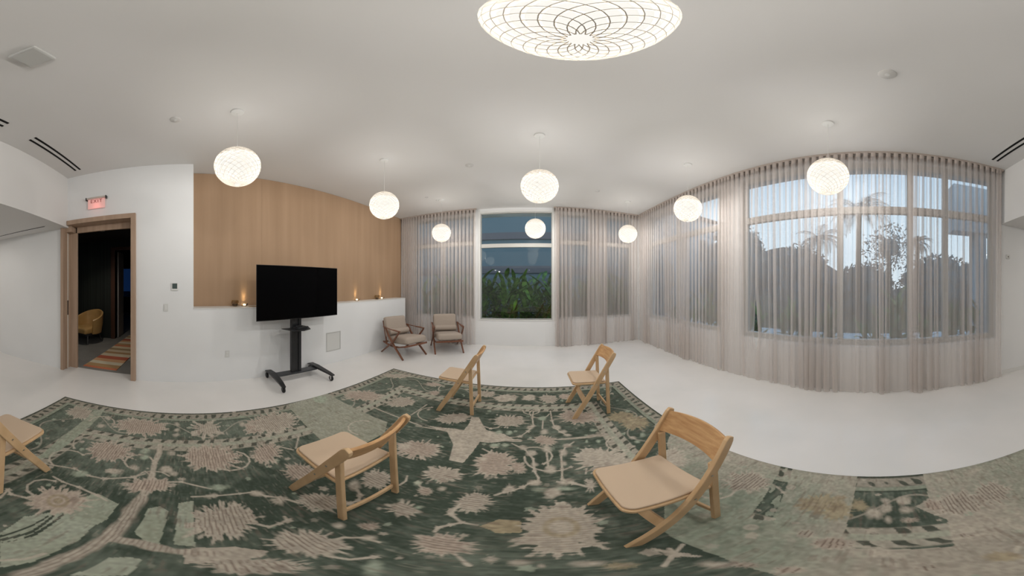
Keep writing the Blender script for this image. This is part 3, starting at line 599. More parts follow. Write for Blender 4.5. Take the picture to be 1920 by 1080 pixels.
# ------------------------------------------------------------------ rug
MOTIFS=[(-2.007,-0.418,0.262,0.176,-1.776,'P'),(-2.0,0.179,0.176,0.161,-1.482,'S'),(-1.956,0.68,0.156,0.178,-1.236,'P'),(-2.084,-1.092,0.143,0.162,-2.054,'P'),(-1.959,0.841,0.246,0.239,-1.165,'P'),(-2.023,0.537,0.025,0.043,-1.311,'B'),(-2.091,-0.084,0.023,0.032,-1.611,'B'),(-1.978,-0.084,0.022,0.03,-1.613,'B'),(-1.891,-0.08,0.023,0.028,-1.613,'B'),(-2.088,-0.771,0.033,0.035,-1.925,'B'),(-1.91,-0.775,0.035,0.031,-1.956,'B'),(-1.542,-0.548,0.171,0.183,-1.912,'P'),(-1.523,0.177,0.201,0.216,-1.455,'P'),(-0.856,-0.564,0.137,0.168,-2.153,'O'),(-1.179,-0.195,0.14,0.09,-1.735,'P'),(-0.829,0.144,0.138,0.181,-1.399,'P'),(-1.494,0.577,0.121,0.148,-1.202,'P'),(-1.606,-0.302,0.032,0.032,-1.757,'L'),(-1.515,-0.285,0.03,0.03,-1.757,'L'),(-1.599,-0.107,0.023,0.031,-1.637,'B'),(-1.372,-0.122,0.04,0.034,-1.659,'B'),(-1.323,-0.072,0.023,0.026,-1.625,'B'),(-1.175,-0.612,0.045,0.033,-2.051,'L'),(-1.287,-0.433,0.04,0.03,-1.895,'B'),(-1.36,-0.325,0.024,0.027,-1.805,'B'),(-1.155,0.18,0.043,0.03,-1.416,'L'),(-1.068,0.14,0.013,0.02,-1.44,'B'),(-1.042,0.351,0.029,0.028,-1.246,'B'),(-0.945,0.433,0.033,0.049,-1.141,'S'),(-1.823,0.846,0.015,0.02,-1.136,'B'),(-1.166,0.667,0.101,0.132,-1.051,'P'),(-0.826,0.58,0.103,0.097,-0.959,'P'),(-0.816,0.967,0.08,0.119,-0.701,'P'),(-0.853,0.827,0.029,0.054,-0.8,'B'),(-0.518,0.784,0.082,0.093,-0.584,'S'),(-0.605,0.507,0.019,0.019,-0.873,'B'),(-0.525,0.584,0.032,0.038,-0.732,'P'),(-0.461,0.51,0.02,0.02,-0.735,'B'),(-0.518,0.996,0.038,0.037,-0.479,'P'),(-0.598,1.06,0.018,0.021,-0.513,'L'),(-0.45,1.06,0.017,0.018,-0.401,'B'),(-0.602,0.732,0.009,0.013,-0.689,'B'),(-0.465,0.838,0.014,0.016,-0.506,'L'),(-0.543,0.341,0.109,0.119,-1.01,'P'),(-0.437,0.133,0.139,0.061,-1.275,'P'),(-0.294,0.338,0.017,0.045,-0.715,'L'),(-0.248,0.581,0.089,0.092,-0.404,'P'),(-0.26,0.975,0.098,0.097,-0.26,'P'),(-0.507,1.22,0.125,0.104,-0.394,'P'),(-0.811,1.446,0.157,0.161,-0.511,'P'),(-0.921,1.438,0.042,0.05,-0.569,'B'),(-0.236,1.435,0.163,0.156,-0.163,'P'),(-0.079,1.404,0.051,0.069,-0.056,'P'),(-0.109,1.147,0.028,0.047,-0.095,'S'),(0.027,1.217,0.03,0.027,0.022,'B'),(-0.091,0.502,0.014,0.029,-0.18,'S'),(-0.028,0.484,0.02,0.019,-0.058,'B'),(0.024,0.46,0.006,0.012,0.051,'B'),(-1.926,2.02,0.238,0.191,-0.762,'P'),(-1.455,2.179,0.185,0.145,-0.589,'P'),(-2.202,1.546,0.098,0.091,-0.959,'L'),(-1.999,2.885,0.256,0.092,-0.606,'P'),(-1.358,2.864,0.131,0.078,-0.443,'P'),(-0.761,2.084,0.178,0.115,-0.35,'P'),(-1.215,2.611,0.07,0.067,-0.436,'P'),(-0.612,2.784,0.153,0.132,-0.217,'P'),(-0.304,2.704,0.132,0.108,-0.112,'B'),(-0.013,2.735,0.08,0.078,-0.005,'B'),(0.224,2.699,0.112,0.137,0.083,'P'),(0.442,2.731,0.088,0.079,0.161,'P'),(-0.205,2.155,0.153,0.144,-0.095,'P'),(0.483,2.194,0.208,0.175,0.217,'P'),(0.124,2.212,0.038,0.046,0.056,'L'),(0.123,1.947,0.028,0.044,0.063,'B'),(0.122,1.792,0.092,0.097,0.068,'P'),(0.126,1.662,0.028,0.049,0.075,'B'),(0.124,1.373,0.03,0.051,0.09,'B'),(0.0,2.031,0.025,0.036,0.0,'B'),(0.246,2.016,0.035,0.041,0.122,'B'),(0.293,1.928,0.024,0.029,0.151,'B'),(0.325,1.865,0.028,0.023,0.173,'B'),(-0.058,1.69,0.025,0.029,-0.034,'B'),(0.008,1.595,0.031,0.039,0.005,'B'),(0.028,1.446,0.018,0.025,0.019,'B'),(0.291,1.691,0.025,0.029,0.17,'B'),(0.242,1.592,0.027,0.039,0.151,'B'),(0.222,1.437,0.016,0.025,0.153,'B'),(-0.278,1.921,0.028,0.029,-0.144,'L'),(-0.183,1.923,0.023,0.029,-0.095,'L'),(-0.28,1.701,0.029,0.034,-0.163,'L'),(-0.197,1.713,0.025,0.025,-0.114,'L'),(0.561,1.899,0.024,0.03,0.287,'L'),(0.547,1.698,0.017,0.022,0.311,'L'),(0.455,1.725,0.011,0.022,0.258,'L'),(-0.326,1.483,0.018,0.022,-0.217,'B'),(0.481,1.423,0.201,0.197,0.326,'Q'),(0.2,1.213,0.033,0.031,0.163,'B'),(0.325,1.143,0.038,0.06,0.277,'S'),(0.911,2.061,0.164,0.117,0.416,'Y'),(0.974,1.886,0.129,0.162,0.477,'Y'),(0.926,1.651,0.021,0.028,0.511,'L'),(0.832,1.649,0.022,0.027,0.467,'B'),(0.834,1.567,0.017,0.022,0.489,'L'),(1.71,2.715,0.078,0.07,0.562,'P'),(0.922,1.232,0.131,0.127,0.642,'Q'),(0.11,0.771,0.171,0.227,0.141,'K'),(0.113,1.1,0.04,0.046,0.102,'B'),(0.187,1.136,0.034,0.018,0.163,'L'),(0.05,1.139,0.028,0.017,0.044,'L'),(1.032,0.68,0.12,0.142,0.988,'T'),(0.656,0.414,0.047,0.042,1.007,'U'),(0.975,0.241,0.11,0.107,1.328,'Y'),(0.911,0.156,0.079,0.092,1.401,'Y'),(1.086,0.435,0.043,0.047,1.19,'U'),(0.835,0.415,0.025,0.031,1.109,'U'),(0.761,0.286,0.026,0.019,1.212,'U'),(0.681,0.218,0.038,0.032,1.26,'T'),(0.929,-0.382,0.134,0.123,1.961,'T'),(0.958,-0.57,0.122,0.114,2.107,'T'),(0.908,-0.001,0.033,0.051,1.572,'B'),(0.947,-0.047,0.03,0.036,1.62,'B'),(1.026,-0.051,0.018,0.022,1.62,'B'),(1.019,-0.136,0.033,0.038,1.703,'B'),(0.928,-0.137,0.025,0.031,1.718,'B'),(0.841,-0.054,0.016,0.027,1.635,'B'),(0.827,-0.135,0.031,0.019,1.732,'P'),(0.973,0.065,0.04,0.058,1.504,'Y'),(0.94,-0.259,0.043,0.063,1.839,'T'),(0.569,-0.014,0.035,0.03,1.596,'B'),(0.435,-0.108,0.033,0.033,1.815,'T'),(0.443,-0.293,0.045,0.042,2.156,'Y'),(0.643,-0.292,0.034,0.023,1.998,'T'),(0.627,0.123,0.07,0.049,1.377,'T'),(0.398,0.163,0.031,0.035,1.182,'T'),(0.391,0.258,0.034,0.025,0.988,'T'),(0.349,0.312,0.028,0.021,0.842,'B'),(0.181,0.423,0.045,0.025,0.404,'Y'),(0.127,0.459,0.029,0.021,0.27,'B')]
VINES=[([(-1.154,-0.919),(-1.216,-0.675),(-1.177,-0.563),(-1.179,-0.462),(-1.249,-0.305),(-1.302,-0.245)],0.0042),([(-1.063,-0.734),(-1.041,-0.654),(-1.033,-0.548),(-0.995,-0.426),(-0.961,-0.363)],0.0039),([(-1.712,-0.203),(-1.598,-0.193),(-1.446,-0.207),(-1.309,-0.203),(-1.123,-0.194),(-1.033,-0.213)],0.0181),([(-1.033,-0.213),(-0.893,-0.23),(-0.766,-0.227),(-0.639,-0.241)],0.0292),([(-0.688,-0.241),(-0.537,-0.257),(-0.392,-0.271),(-0.296,-0.262)],0.0246),([(-0.639,-0.241),(-0.624,-0.136),(-0.573,-0.026),(-0.548,0.069)],0.0227),([(-1.334,-0.251),(-1.221,-0.144),(-1.229,-0.025),(-1.144,0.133)],0.003),([(-1.066,0.03),(-1.068,0.14),(-1.066,0.269),(-1.064,0.339),(-0.999,0.386),(-0.964,0.442),(-0.876,0.495)],0.0037),([(-0.755,0.262),(-0.724,0.29),(-0.735,0.337),(-0.748,0.376),(-0.785,0.379)],0.0049),([(-0.698,-0.791),(-0.785,-0.826),(-0.763,-0.784),(-0.789,-0.7),(-0.818,-0.692)],0.0067),([(-0.808,0.804),(-0.757,0.774),(-0.725,0.728),(-0.735,0.679),(-0.747,0.641)],0.0031),([(-0.17,0.503),(-0.126,0.443)],0.0015),([(-0.311,0.669),(-0.315,0.708),(-0.283,0.747),(-0.251,0.779),(-0.318,0.839),(-0.324,0.874),(-0.311,0.906)],0.0032),([(-0.251,0.779),(-0.189,0.771)],0.0029),([(-0.173,1.069),(-0.125,1.115),(-0.088,1.131),(-0.04,1.168),(-0.006,1.211),(0.042,1.229),(0.05,1.278)],0.0039),([(-0.595,1.055),(-0.543,1.015)],0.0028),([(0.152,1.22),(0.237,1.188),(0.3,1.136)],0.0037),([(0.034,2.358),(0.022,2.226),(0.03,2.061),(-0.019,1.96),(-0.086,1.863),(-0.175,1.838),(-0.306,1.803)],0.006),([(0.22,2.373),(0.216,2.158),(0.227,2.017),(0.265,1.932),(0.324,1.855)],0.0062),([(-0.358,1.627),(-0.288,1.584),(-0.288,1.624)],0.0037),([(-0.145,1.743),(-0.036,1.649),(0.022,1.518),(0.026,1.357),(0.05,1.272)],0.0051),([(0.352,1.74),(0.27,1.669),(0.221,1.556),(0.202,1.376),(0.183,1.247),(0.289,1.151)],0.0047),([(0.127,2.165),(0.112,2.007)],0.0049),([(0.121,1.605),(0.118,1.421)],0.0035),([(-0.443,2.013),(-0.36,1.977),(-0.29,2.009)],0.0049),([(-0.018,1.819),(0.291,1.796)],0.0055),([(0.247,1.803),(0.519,1.791)],0.0128),([(0.498,1.797),(0.627,1.796)],0.026),([(-0.329,1.808),(-0.083,1.791)],0.0191),([(-1.025,1.788),(-0.822,1.823),(-0.612,1.811)],0.0073),([(-1.623,1.868),(-1.245,1.845),(-0.982,1.812)],0.0074),([(-1.56,0.692),(-1.455,0.777)],0.0045),([(-1.623,0.918),(-1.467,0.806)],0.0041),([(-1.156,2.265),(-1.184,1.954)],0.0069),([(0.353,0.479),(0.34,0.424),(0.372,0.385)],0.0025),([(0.404,0.483),(0.33,0.432),(0.264,0.377)],0.0025),([(0.317,0.503),(0.332,0.462),(0.364,0.415)],0.0017),([(0.355,1.345),(0.332,1.282)],0.003),([(-1.544,0.119),(-1.51,0.342)],0.0028)]
PATCHES=[([(-0.595,2.169),(-0.518,2.177),(-0.45,2.044),(-0.392,1.941),(-0.227,1.898),(-0.128,1.806),(-0.315,1.729),(-0.402,1.729),(-0.422,1.554),(-0.441,1.392),(-0.544,1.402),(-0.595,1.627),(-0.726,1.821),(-0.937,1.836),(-0.992,1.831),(-0.69,1.888),(-0.588,1.89),(-0.579,2.033)],'BT'),([(-0.18,0.764),(-0.121,0.839),(-0.036,0.832),(-0.028,0.728),(-0.112,0.715),(-0.145,0.747)],'YT'),([(-0.59,-0.005),(-0.603,0.032),(-0.597,0.135),(-0.536,0.215),(-0.496,0.178),(-0.486,0.085),(-0.477,-0.004)],'CT'),([(-0.296,-0.336),(-0.482,-0.546),(-0.645,-0.587),(-0.744,-0.527),(-0.91,-0.477),(-1.014,-0.455),(-1.003,-0.407),(-0.949,-0.301),(-0.793,-0.299),(-0.705,-0.323),(-0.597,-0.313),(-0.516,-0.321),(-0.373,-0.316)],'LG'),([(-0.934,-0.162),(-0.967,-0.114),(-0.919,-0.073),(-0.771,-0.076),(-0.625,-0.077),(-0.649,-0.125),(-0.709,-0.169)],'LG'),([(-1.0,-0.033),(-1.027,0.034),(-0.612,0.026),(-0.629,-0.036)],'LG'),([(-0.491,-0.179),(-0.512,-0.138),(-0.5,-0.102),(-0.374,-0.101),(-0.334,-0.196),(-0.406,-0.188)],'LG'),([(-2.271,-0.877),(-2.052,-0.862),(-1.73,-0.88),(-1.436,-0.892),(-1.251,-0.887),(-1.195,-0.961),(-1.522,-0.997),(-1.873,-0.981),(-2.174,-0.976)],'LG'),([(-2.277,1.132),(-2.307,1.722),(-1.296,1.698),(-1.193,1.531),(-1.197,1.311),(-1.438,1.041)],'FP'),([(-0.467,-0.529),(-0.58,-0.515),(-0.713,-0.519),(-0.708,-0.509),(-0.569,-0.505),(-0.455,-0.516)],'DK'),([(-0.446,-0.505),(-0.558,-0.483),(-0.734,-0.507),(-0.725,-0.493),(-0.553,-0.467),(-0.434,-0.492)],'DK'),([(-0.472,-0.462),(-0.549,-0.464),(-0.764,-0.48),(-0.753,-0.468),(-0.541,-0.446),(-0.425,-0.482)],'DK')]

RCOR = [(-2.357, -1.447), (1.290, -1.750), (1.293, 3.024), (-2.250, 3.134)]
def build_rug():
    NU, NV = 640, 820
    u = np.linspace(0, 1, NU)[None, :]; v = np.linspace(0, 1, NV)[:, None]
    c = [np.array(p) for p in RCOR]
    X = (1 - u) * (1 - v) * c[0][0] + u * (1 - v) * c[1][0] + u * v * c[2][0] + (1 - u) * v * c[3][0]
    Y = (1 - u) * (1 - v) * c[0][1] + u * (1 - v) * c[1][1] + u * v * c[2][1] + (1 - u) * v * c[3][1]
    dl = u * 3.6 + 0 * v; dr = (1 - u) * 3.6 + 0 * v; dt = (1 - v) * 4.65 + 0 * u; db = v * 4.7 + 0 * u
    dE = np.minimum(np.minimum(dl, dr), np.minimum(dt, db)); along = np.where((dE == dl) | (dE == dr), Y, X)
    def vn(sx, sy, seed):
        r = np.random.default_rng(seed); gx, gy = (X + 3) / sx, (Y + 3) / sy; ix, iy = np.floor(gx).astype(int), np.floor(gy).astype(int)
        g = r.random((iy.max() + 3, ix.max() + 3)); fx, fy = gx - ix, gy - iy; fx = fx * fx * (3 - 2 * fx); fy = fy * fy * (3 - 2 * fy)
        return (g[iy, ix] * (1 - fx) + g[iy, ix + 1] * fx) * (1 - fy) + (g[iy + 1, ix] * (1 - fx) + g[iy + 1, ix + 1] * fx) * fy
    G = lambda *a: np.array(a)
    DG, DG2, BE, BE2, LG, ST, YE_, DK = RUGCOL
    n1 = vn(.35, .5, 1); n2 = vn(.05, .03, 2); n3 = vn(.016, .012, 3); n4 = vn(.9, .7, 4)
    wv = vn(.07, .010, 12); n5 = vn(.11, .09, 14); side = np.clip((-X - .9) / 1.3, 0, 1)
    C = DG + (DG2 - DG) * np.clip(n1 * .70 - .12 + side * .42 + (n2 - .5) * .5 + (wv - .5) * .45 + (n5 - .5) * .5, 0, 1)[..., None]
    def blend(C, m, col, a=1.0): m = np.clip(m, 0, 1)[..., None] * a; return C * (1 - m) + col * m
    sm = lambda a, b, x: np.clip((x - a) / (b - a), 0, 1)
    band = lambda a, b: sm(a - .006, a + .006, dE) * (1 - sm(b - .006, b + .006, dE))
    inpoly_soft = None
    def inpoly(P):
        ins = np.zeros(X.shape, bool); n = len(P)
        for i in range(n):
            (x1, y1), (x2, y2) = P[i], P[(i + 1) % n]
            if y1 == y2: continue
            ins ^= ((y1 > Y) != (y2 > Y)) & (X < (x2 - x1) * (Y - y1) / (y2 - y1) + x1)
        return ins.astype(float)
    # borders
    C = blend(C, band(.0, .022), DK); C = blend(C, band(.022, .030), BE * .8, .6)
    dia = np.sin(along * 2 * PI / .088 + (dE - .08) * 22) * (.55 + .45 * np.cos((dE - .078) * 2 * PI / .10)) + (n2 - .5) * 1.3; C = blend(C, band(.03, .125), BE * .85, .75)
    C = blend(C, band(.035, .12) * sm(.15, .45, dia), DG * .8, .85)
    C = blend(C, band(.125, .165), LG * .9 + BE * .1, .8); C = blend(C, band(.165, .178), DG * .7, .8)
    C = blend(C, band(.178, .52) * (.15 + .85 * side), DG2 * .95, .45); C = blend(C, band(.178, .52) * sm(.58, .7, n5), DG * .9, .5); wav = np.abs(dE - .35 - .13 * np.sin(along * 2 * PI / .75)) ; C = blend(C, band(.19, .52) * (1 - sm(.006, .012, wav)), BE, .55)
    C = blend(C, band(.52, .69), BE * .80 + LG * .15, .85)
    C = blend(C, band(.575, .628), LG * .75 + BE * .3, .8)
    for a0 in (.548, .655):
        q = np.sin(along * 2 * PI / .105 + (dE - a0) * 34 + n5 * 1.5); C = blend(C, band(a0 - .026, a0 + .026) * sm(.25, .5, q + (n2 - .5) * 1.7), DG * .7, .85)
    # faded, sun-bleached part on the window side
    FP = [(1.35, 1.72), (1.02, 1.42), (.86, 1.12), (.62, .88), (.42, .60), (.41, .36), (.36, .19), (.22, -.1), (.15, -2), (1.5, -2)]
    fade = inpoly(FP); keep = inpoly([(1.35, .105), (1.20, .10), (.60, .10), (.575, -.22), (.80, -.275), (.95, -.18), (1.02, -.26), (1.35, -.295)])
    keep = np.maximum(keep, inpoly([(1.35, .52), (1.35, .60), (.72, .47), (.74, .38)]) * (n2 > .35)); fade = fade * (1 - keep)
    FC = (LG + (BE * .92 - LG) * np.clip(n4 * 1.6 - .35 + (n2 - .5) * .5, 0, 1)[..., None])
    C = blend(C, fade, FC, .86)
    # small filler blossoms and buds scattered through field and border
    rf = np.random.default_rng(21); xx, yy_ = X[0], Y[:, 0]
    for _ in range(520):
        cx, cy = rf.uniform(-2.3, 1.25), rf.uniform(-1.6, 3.05); s_ = rf.uniform(.010, .030); bb = (np.abs(X - cx) < s_ * 2) & (np.abs(Y - cy) < s_ * 2)
        if not bb.any(): continue
        dd = np.hypot((X[bb] - cx) * rf.uniform(.7, 1.4), Y[bb] - cy) / s_; th = np.arctan2(Y[bb] - cy, X[bb] - cx); m = (1 - sm(.85, 1.15, dd / (1 - .3 * np.abs(np.sin(th * 2.5 + cx * 9))) + (n3[bb] - .5) * .5)) * (.75 if rf.random() < .6 else .4)
        C[bb] = C[bb] * (1 - m[:, None]) + (BE if rf.random() < .55 else LG * 1.15) * m[:, None]
    for P, k in PATCHES:
        m = inpoly(P); 
        if k == 'LG': C = blend(C, m, LG * 1.08 + (BE - LG) * np.clip(n4 * .9 - .2, 0, 1)[..., None] * .5 + (n5[..., None] - .5) * .06, .93)
        if k == 'FP': C = blend(C, m, LG * .55 + BE * .36 + (n1[..., None] - .5) * .06 + (n2[..., None] - .5) * .05, .95)
        if k == 'BT': C = blend(C, m, BE * (.88 + .2 * n2[..., None]), .95)
        if k == 'YT': C = blend(C, m, YE_ * (.85 + .3 * n2[..., None]), .95)
        if k == 'CT': C = blend(C, m, BE * .92 * (.85 + .3 * n1[..., None]), .95)
        if k == 'DK': C = blend(C, m, DG * .6, .9)
    rv = np.random.default_rng(33); TEND = []
    for _ in range(24):                                   # thin curling tendrils between the big flowers
        x0, y0, a0, k0 = rv.uniform(-2.2, 1.2), rv.uniform(-1.4, 3.0), rv.uniform(0, 6.28), rv.choice((-1, 1)) * rv.uniform(5, 12); Pt = [(x0, y0)]
        for i in range(7): a0 += k0 * .06; x0 += .062 * math.cos(a0); y0 += .062 * math.sin(a0); Pt.append((x0, y0))
        TEND.append((Pt, .0042))
    nodes = [(p, r_) for P, hw in VINES if hw < .02 for p, r_ in zip(P[1:-1], rv.uniform(.014, .030, 40))] + [(P[-1], .018) for P, _ in TEND]
    for P, hw in VINES + TEND:
        dmin = np.full(X.shape, 9.0)
        xs = [p[0] for p in P]; ysx = [p[1] for p in P]; bb = (X > min(xs) - .15) & (X < max(xs) + .15) & (Y > min(ysx) - .15) & (Y < max(ysx) + .15)
        xb, yb = X[bb], Y[bb]; db_ = np.full(xb.shape, 9.0)
        for (x1, y1), (x2, y2) in zip(P, P[1:]):
            L2 = (x2 - x1) ** 2 + (y2 - y1) ** 2 + 1e-9; t = np.clip(((xb - x1) * (x2 - x1) + (yb - y1) * (y2 - y1)) / L2, 0, 1)
            db_ = np.minimum(db_, np.hypot(xb - x1 - t * (x2 - x1), yb - y1 - t * (y2 - y1)))
        dmin[bb] = db_; h = max(hw, .006); m = 1 - sm(h * .75, h * 1.25 + .002, dmin + (n2 - .5) * h * .6)
        strp = .5 + .5 * np.sin(Y * 2 * PI / .018 + n2 * 3) if hw > .02 else 0
        C = blend(C, m, BE * (.95 if hw > .02 else 1.02), .9)
        if hw > .02: C = blend(C, m * sm(.55, .9, strp), ST, .5)
    for (cx, cy), s_ in nodes:
        bb = (np.abs(X - cx) < s_ * 2) & (np.abs(Y - cy) < s_ * 2)
        if not bb.any(): continue
        th = np.arctan2(Y[bb] - cy, X[bb] - cx); m = (1 - sm(.8, 1.15, np.hypot(X[bb] - cx, Y[bb] - cy) / s_ / (1 - .35 * np.abs(np.sin(th * 2.5 + cx * 11))) + (n3[bb] - .5) * .5)) * .85; C[bb] = C[bb] * (1 - m[:, None]) + BE * m[:, None]
    for (cx, cy, rx, ry, a, k) in MOTIFS:
        R_ = max(rx, ry) * 1.5 + .02; bb = (np.abs(X - cx) < R_) & (np.abs(Y - cy) < R_)
        if not bb.any(): continue
        xb, yb = X[bb] - cx, Y[bb] - cy; tu = xb * math.cos(a) - yb * math.sin(a); tv = xb * math.sin(a) + yb * math.cos(a)
        rr = np.hypot(tu / rx, tv / ry); th = np.arctan2(tv / ry, tu / rx); sd = int(abs(cx * 1000 + cy * 777)) % 97
        big = k in 'PQKTOYC'
        # serrated lobes; teeth lean like the woven palmettes
        lob = np.abs(((th * (7 if big else 5) / PI + sd * .37 + .35 * np.sin(3 * th + sd)) % 1.0) - .5) * 2; amp_ = .30 if big else .38
        if k in 'LB' or k == 'U': amp_ = .12
        if k == 'S': amp_ = .55
        fine = np.abs(((th * 17 / PI + sd * .11) % 1.0) - .5) * 2
        lim = 1.10 - amp_ * lob * (.6 + .8 * n5[bb]) + .10 * np.sin(2 * th + sd) - (.20 * fine * n2[bb] * 1.6 if big else 0) + (n2[bb] - .5) * .40 + (wv[bb] - .5) * .25
        ed = .012 / max(.02, min(rx, ry)); m = 1 - sm(1 - ed, 1 + ed, rr / lim); Cb = C[bb]
        def bl(Cb, m, col, al): m = (np.clip(m, 0, 1) * al)[..., None]; return Cb * (1 - m) + col * m
        if k == 'L': Cb = bl(Cb, m, LG * 1.25, .85)
        elif k == 'B' or k == 'S': Cb = bl(Cb, m, BE * 1.02, .92); Cb = bl(Cb, m * (np.sin(yb * 2 * PI / .02) > .5) * (rr < .7), ST, .35 if k == 'S' else .1)
        elif k == 'U': Cb = bl(Cb, m, DG * 1.4, .35); Cb = bl(Cb, 1 - sm(.55, .7, rr), BE * .9, .7)
        elif k == 'Y': Cb = bl(Cb, m, YE_ * 1.0, .85); Cb = bl(Cb, m * sm(.5, .8, n2[bb]), ST, .3)
        else:
            base = BE * {'P': .96, 'Q': 1.0, 'K': 1.02, 'T': .86, 'O': .98}[k]; pk = np.array((1.03, .965, .96)) if sd % 2 else np.array((1., 1., 1.))
            Cb = bl(Cb, m, base * pk, .95)
            st_ = np.sin(yb * 2 * PI / .019 + (n2[bb] - .5) * 2.5 + .6 * np.sin(xb * 12)); dens = {'P': .66, 'Q': .14, 'K': .40, 'T': .80, 'O': .10}[k]
            Cb = bl(Cb, m * sm(.25, .75, st_) * (rr < lim * .93) * (n3[bb] > .18), ST * (1.0 if k != 'K' else 1.35), dens)
            if k in 'KO': Cb = bl(Cb, (1 - sm(.36, .44, rr)) * sm(.22, .30, rr), YE_ * .9, .75); Cb = bl(Cb, 1 - sm(.14, .2, rr), YE_ * .8 if k == 'O' else BE, .8)
            Cb = bl(Cb, sm(.80, .88, rr / lim) * m, BE * 1.04, .6)
        C[bb] = Cb
    fleck = sm(.70, .82, wv) * sm(.35, .7, n5); C = blend(C, fleck, ST * .95, .40); fl2 = sm(.74, .86, vn(.05, .009, 15)) * sm(.4, .6, vn(.2, .2, 16)); C = blend(C, fl2, BE, .22)
    C = C * (.84 + .32 * n3[..., None]) * (.95 + .10 * vn(.004 + .01, .3, 9)[..., None])
    # mesh: top grid + skirt
    Z = RT + (n3 - .5) * .0016
    ridx = np.arange(NU * NV).reshape(NV, NU); vs = np.stack([X, Y, Z], -1).reshape(-1, 3)
    F = np.stack([ridx[:-1, :-1], ridx[:-1, 1:], ridx[1:, 1:], ridx[1:, :-1]], -1).reshape(-1, 4)
    loop = np.concatenate([ridx[0, :-1], ridx[:-1, -1], ridx[-1, :0:-1], ridx[:0:-1, 0]]); sk = vs[loop].copy(); sk[:, 2] = 0.0003; b0 = len(vs)
    vs = np.concatenate([vs, sk]); L = len(loop); i0 = np.arange(L); i1 = (i0 + 1) % L
    F = np.concatenate([F, np.stack([loop[i0], b0 + i0, b0 + i1, loop[i1]], -1)])
    me = bpy.data.meshes.new('area_rug'); me.vertices.add(len(vs)); me.vertices.foreach_set('co', vs.ravel().astype(np.float32))
    me.loops.add(F.size); me.loops.foreach_set('vertex_index', F.ravel().astype(np.int32)); me.polygons.add(len(F)); me.polygons.foreach_set('loop_start', (np.arange(len(F)) * 4).astype(np.int32)); me.update(calc_edges=True)
    col = np.ones((len(vs), 4), np.float32); cc = np.clip(C.reshape(-1, 3), 0, 1); col[:b0, :3] = cc; col[b0:, :3] = cc[loop]
    at = me.color_attributes.new('weave', 'FLOAT_COLOR', 'POINT'); at.data.foreach_set('color', col.ravel())
    o = bpy.data.objects.new('area_rug', me); COL.objects.link(o)
    m = bpy.data.materials.new('woven_wool'); m.use_nodes = True; n = m.node_tree; b = n.nodes['Principled BSDF']; b.inputs['Roughness'].default_value = 1.0; b.inputs['Specular IOR Level'].default_value = 0.1
    va = n.nodes.new('ShaderNodeVertexColor'); va.layer_name = 'weave'; n.links.new(va.outputs[0], b.inputs['Base Color'])
    no = n.nodes.new('ShaderNodeTexNoise'); no.inputs['Scale'].default_value = 160; tcc = n.nodes.new('ShaderNodeTexCoord'); bu = n.nodes.new('ShaderNodeBump'); bu.inputs['Strength'].default_value = .3; bu.inputs['Distance'].default_value = .004
    n.links.new(tcc.outputs['Object'], no.inputs['Vector']); n.links.new(no.outputs[0], bu.inputs['Height']); n.links.new(bu.outputs[0], b.inputs['Normal'])
    me.materials.append(m); return o
A_ = np.array
RUGCOL = [A_((.060, .078, .060)), A_((.175, .200, .162)), A_((.455, .405, .335)), A_((.30, .26, .20)), A_((.285, .320, .250)), A_((.160, .118, .095)), A_((.370, .310, .205)), A_((.070, .080, .062))]
tag(build_rug(), 'large dark green and beige floral wool rug under the folding chairs', 'rug')

# ------------------------------------------------------------------ outside
GR = mat('dusk_garden_ground', (0.035, 0.045, 0.03), 1.0, noise=((2, 2, 2), (0.06, 0.07, 0.04), 4, .3, .7))
struct(MB().box(-60, 60, -40, 60, -.30, -.12).build('ground', GR))
ROOF = mat('roof_soffit_paint', (0.70, 0.76, 0.80), .8)
struct(MB().box(XR + .2, 3.62, YE, YB + .75, 3.56, 3.80).build('trim_3', ROOF)); struct(MB().box(XP - .15, XR + .2, YB + .2, YB + .75, 3.56, 3.80).build('trim_4', ROOF))
LEAF = mat('glossy_green_leaf', (0.030, 0.095, 0.010), .5, noise=((5, 5, 5), (0.13, 0.30, 0.035), 2, .40, .66), spec=.3); LEAF_HAZE = mat('hazed_tree_leaf', (0.13, 0.21, 0.24), .8); BARK = mat('palm_bark', (0.10, 0.08, 0.06), .9); STEM = mat('leaf_stem', (0.06, 0.09, 0.025), .5)  # tree leaves: dusk haze is put into the colour as a lighter blue
def leaf(mb, base, az, rise, L, w, droop, seg=7):
    pts = []; d = Vector((math.cos(az), math.sin(az), 0)); p = Vector(base); el = rise
    for i in range(seg + 1):
        pts.append((p.copy(), el)); p = p + (d * math.cos(el) + Vector((0, 0, 1)) * math.sin(el)) * (L / seg); el -= droop / seg
    sd_ = Vector((-math.sin(az), math.cos(az), 0)); vs = []
    for i, (q, el) in enumerate(pts):
        t = i / seg; ww = w * (math.sin(PI * min(1, t * .92 + .06)) ** .75) * (0.15 if t < .12 else 1); up = Vector((0, 0, 1)) * ww * .35
        vs += [q - sd_ * ww + up, q, q + sd_ * ww + up]
    mb.add(vs, [(i * 3 + j, i * 3 + j + 1, (i + 1) * 3 + j + 1, (i + 1) * 3 + j) for i in range(seg) for j in range(2)])
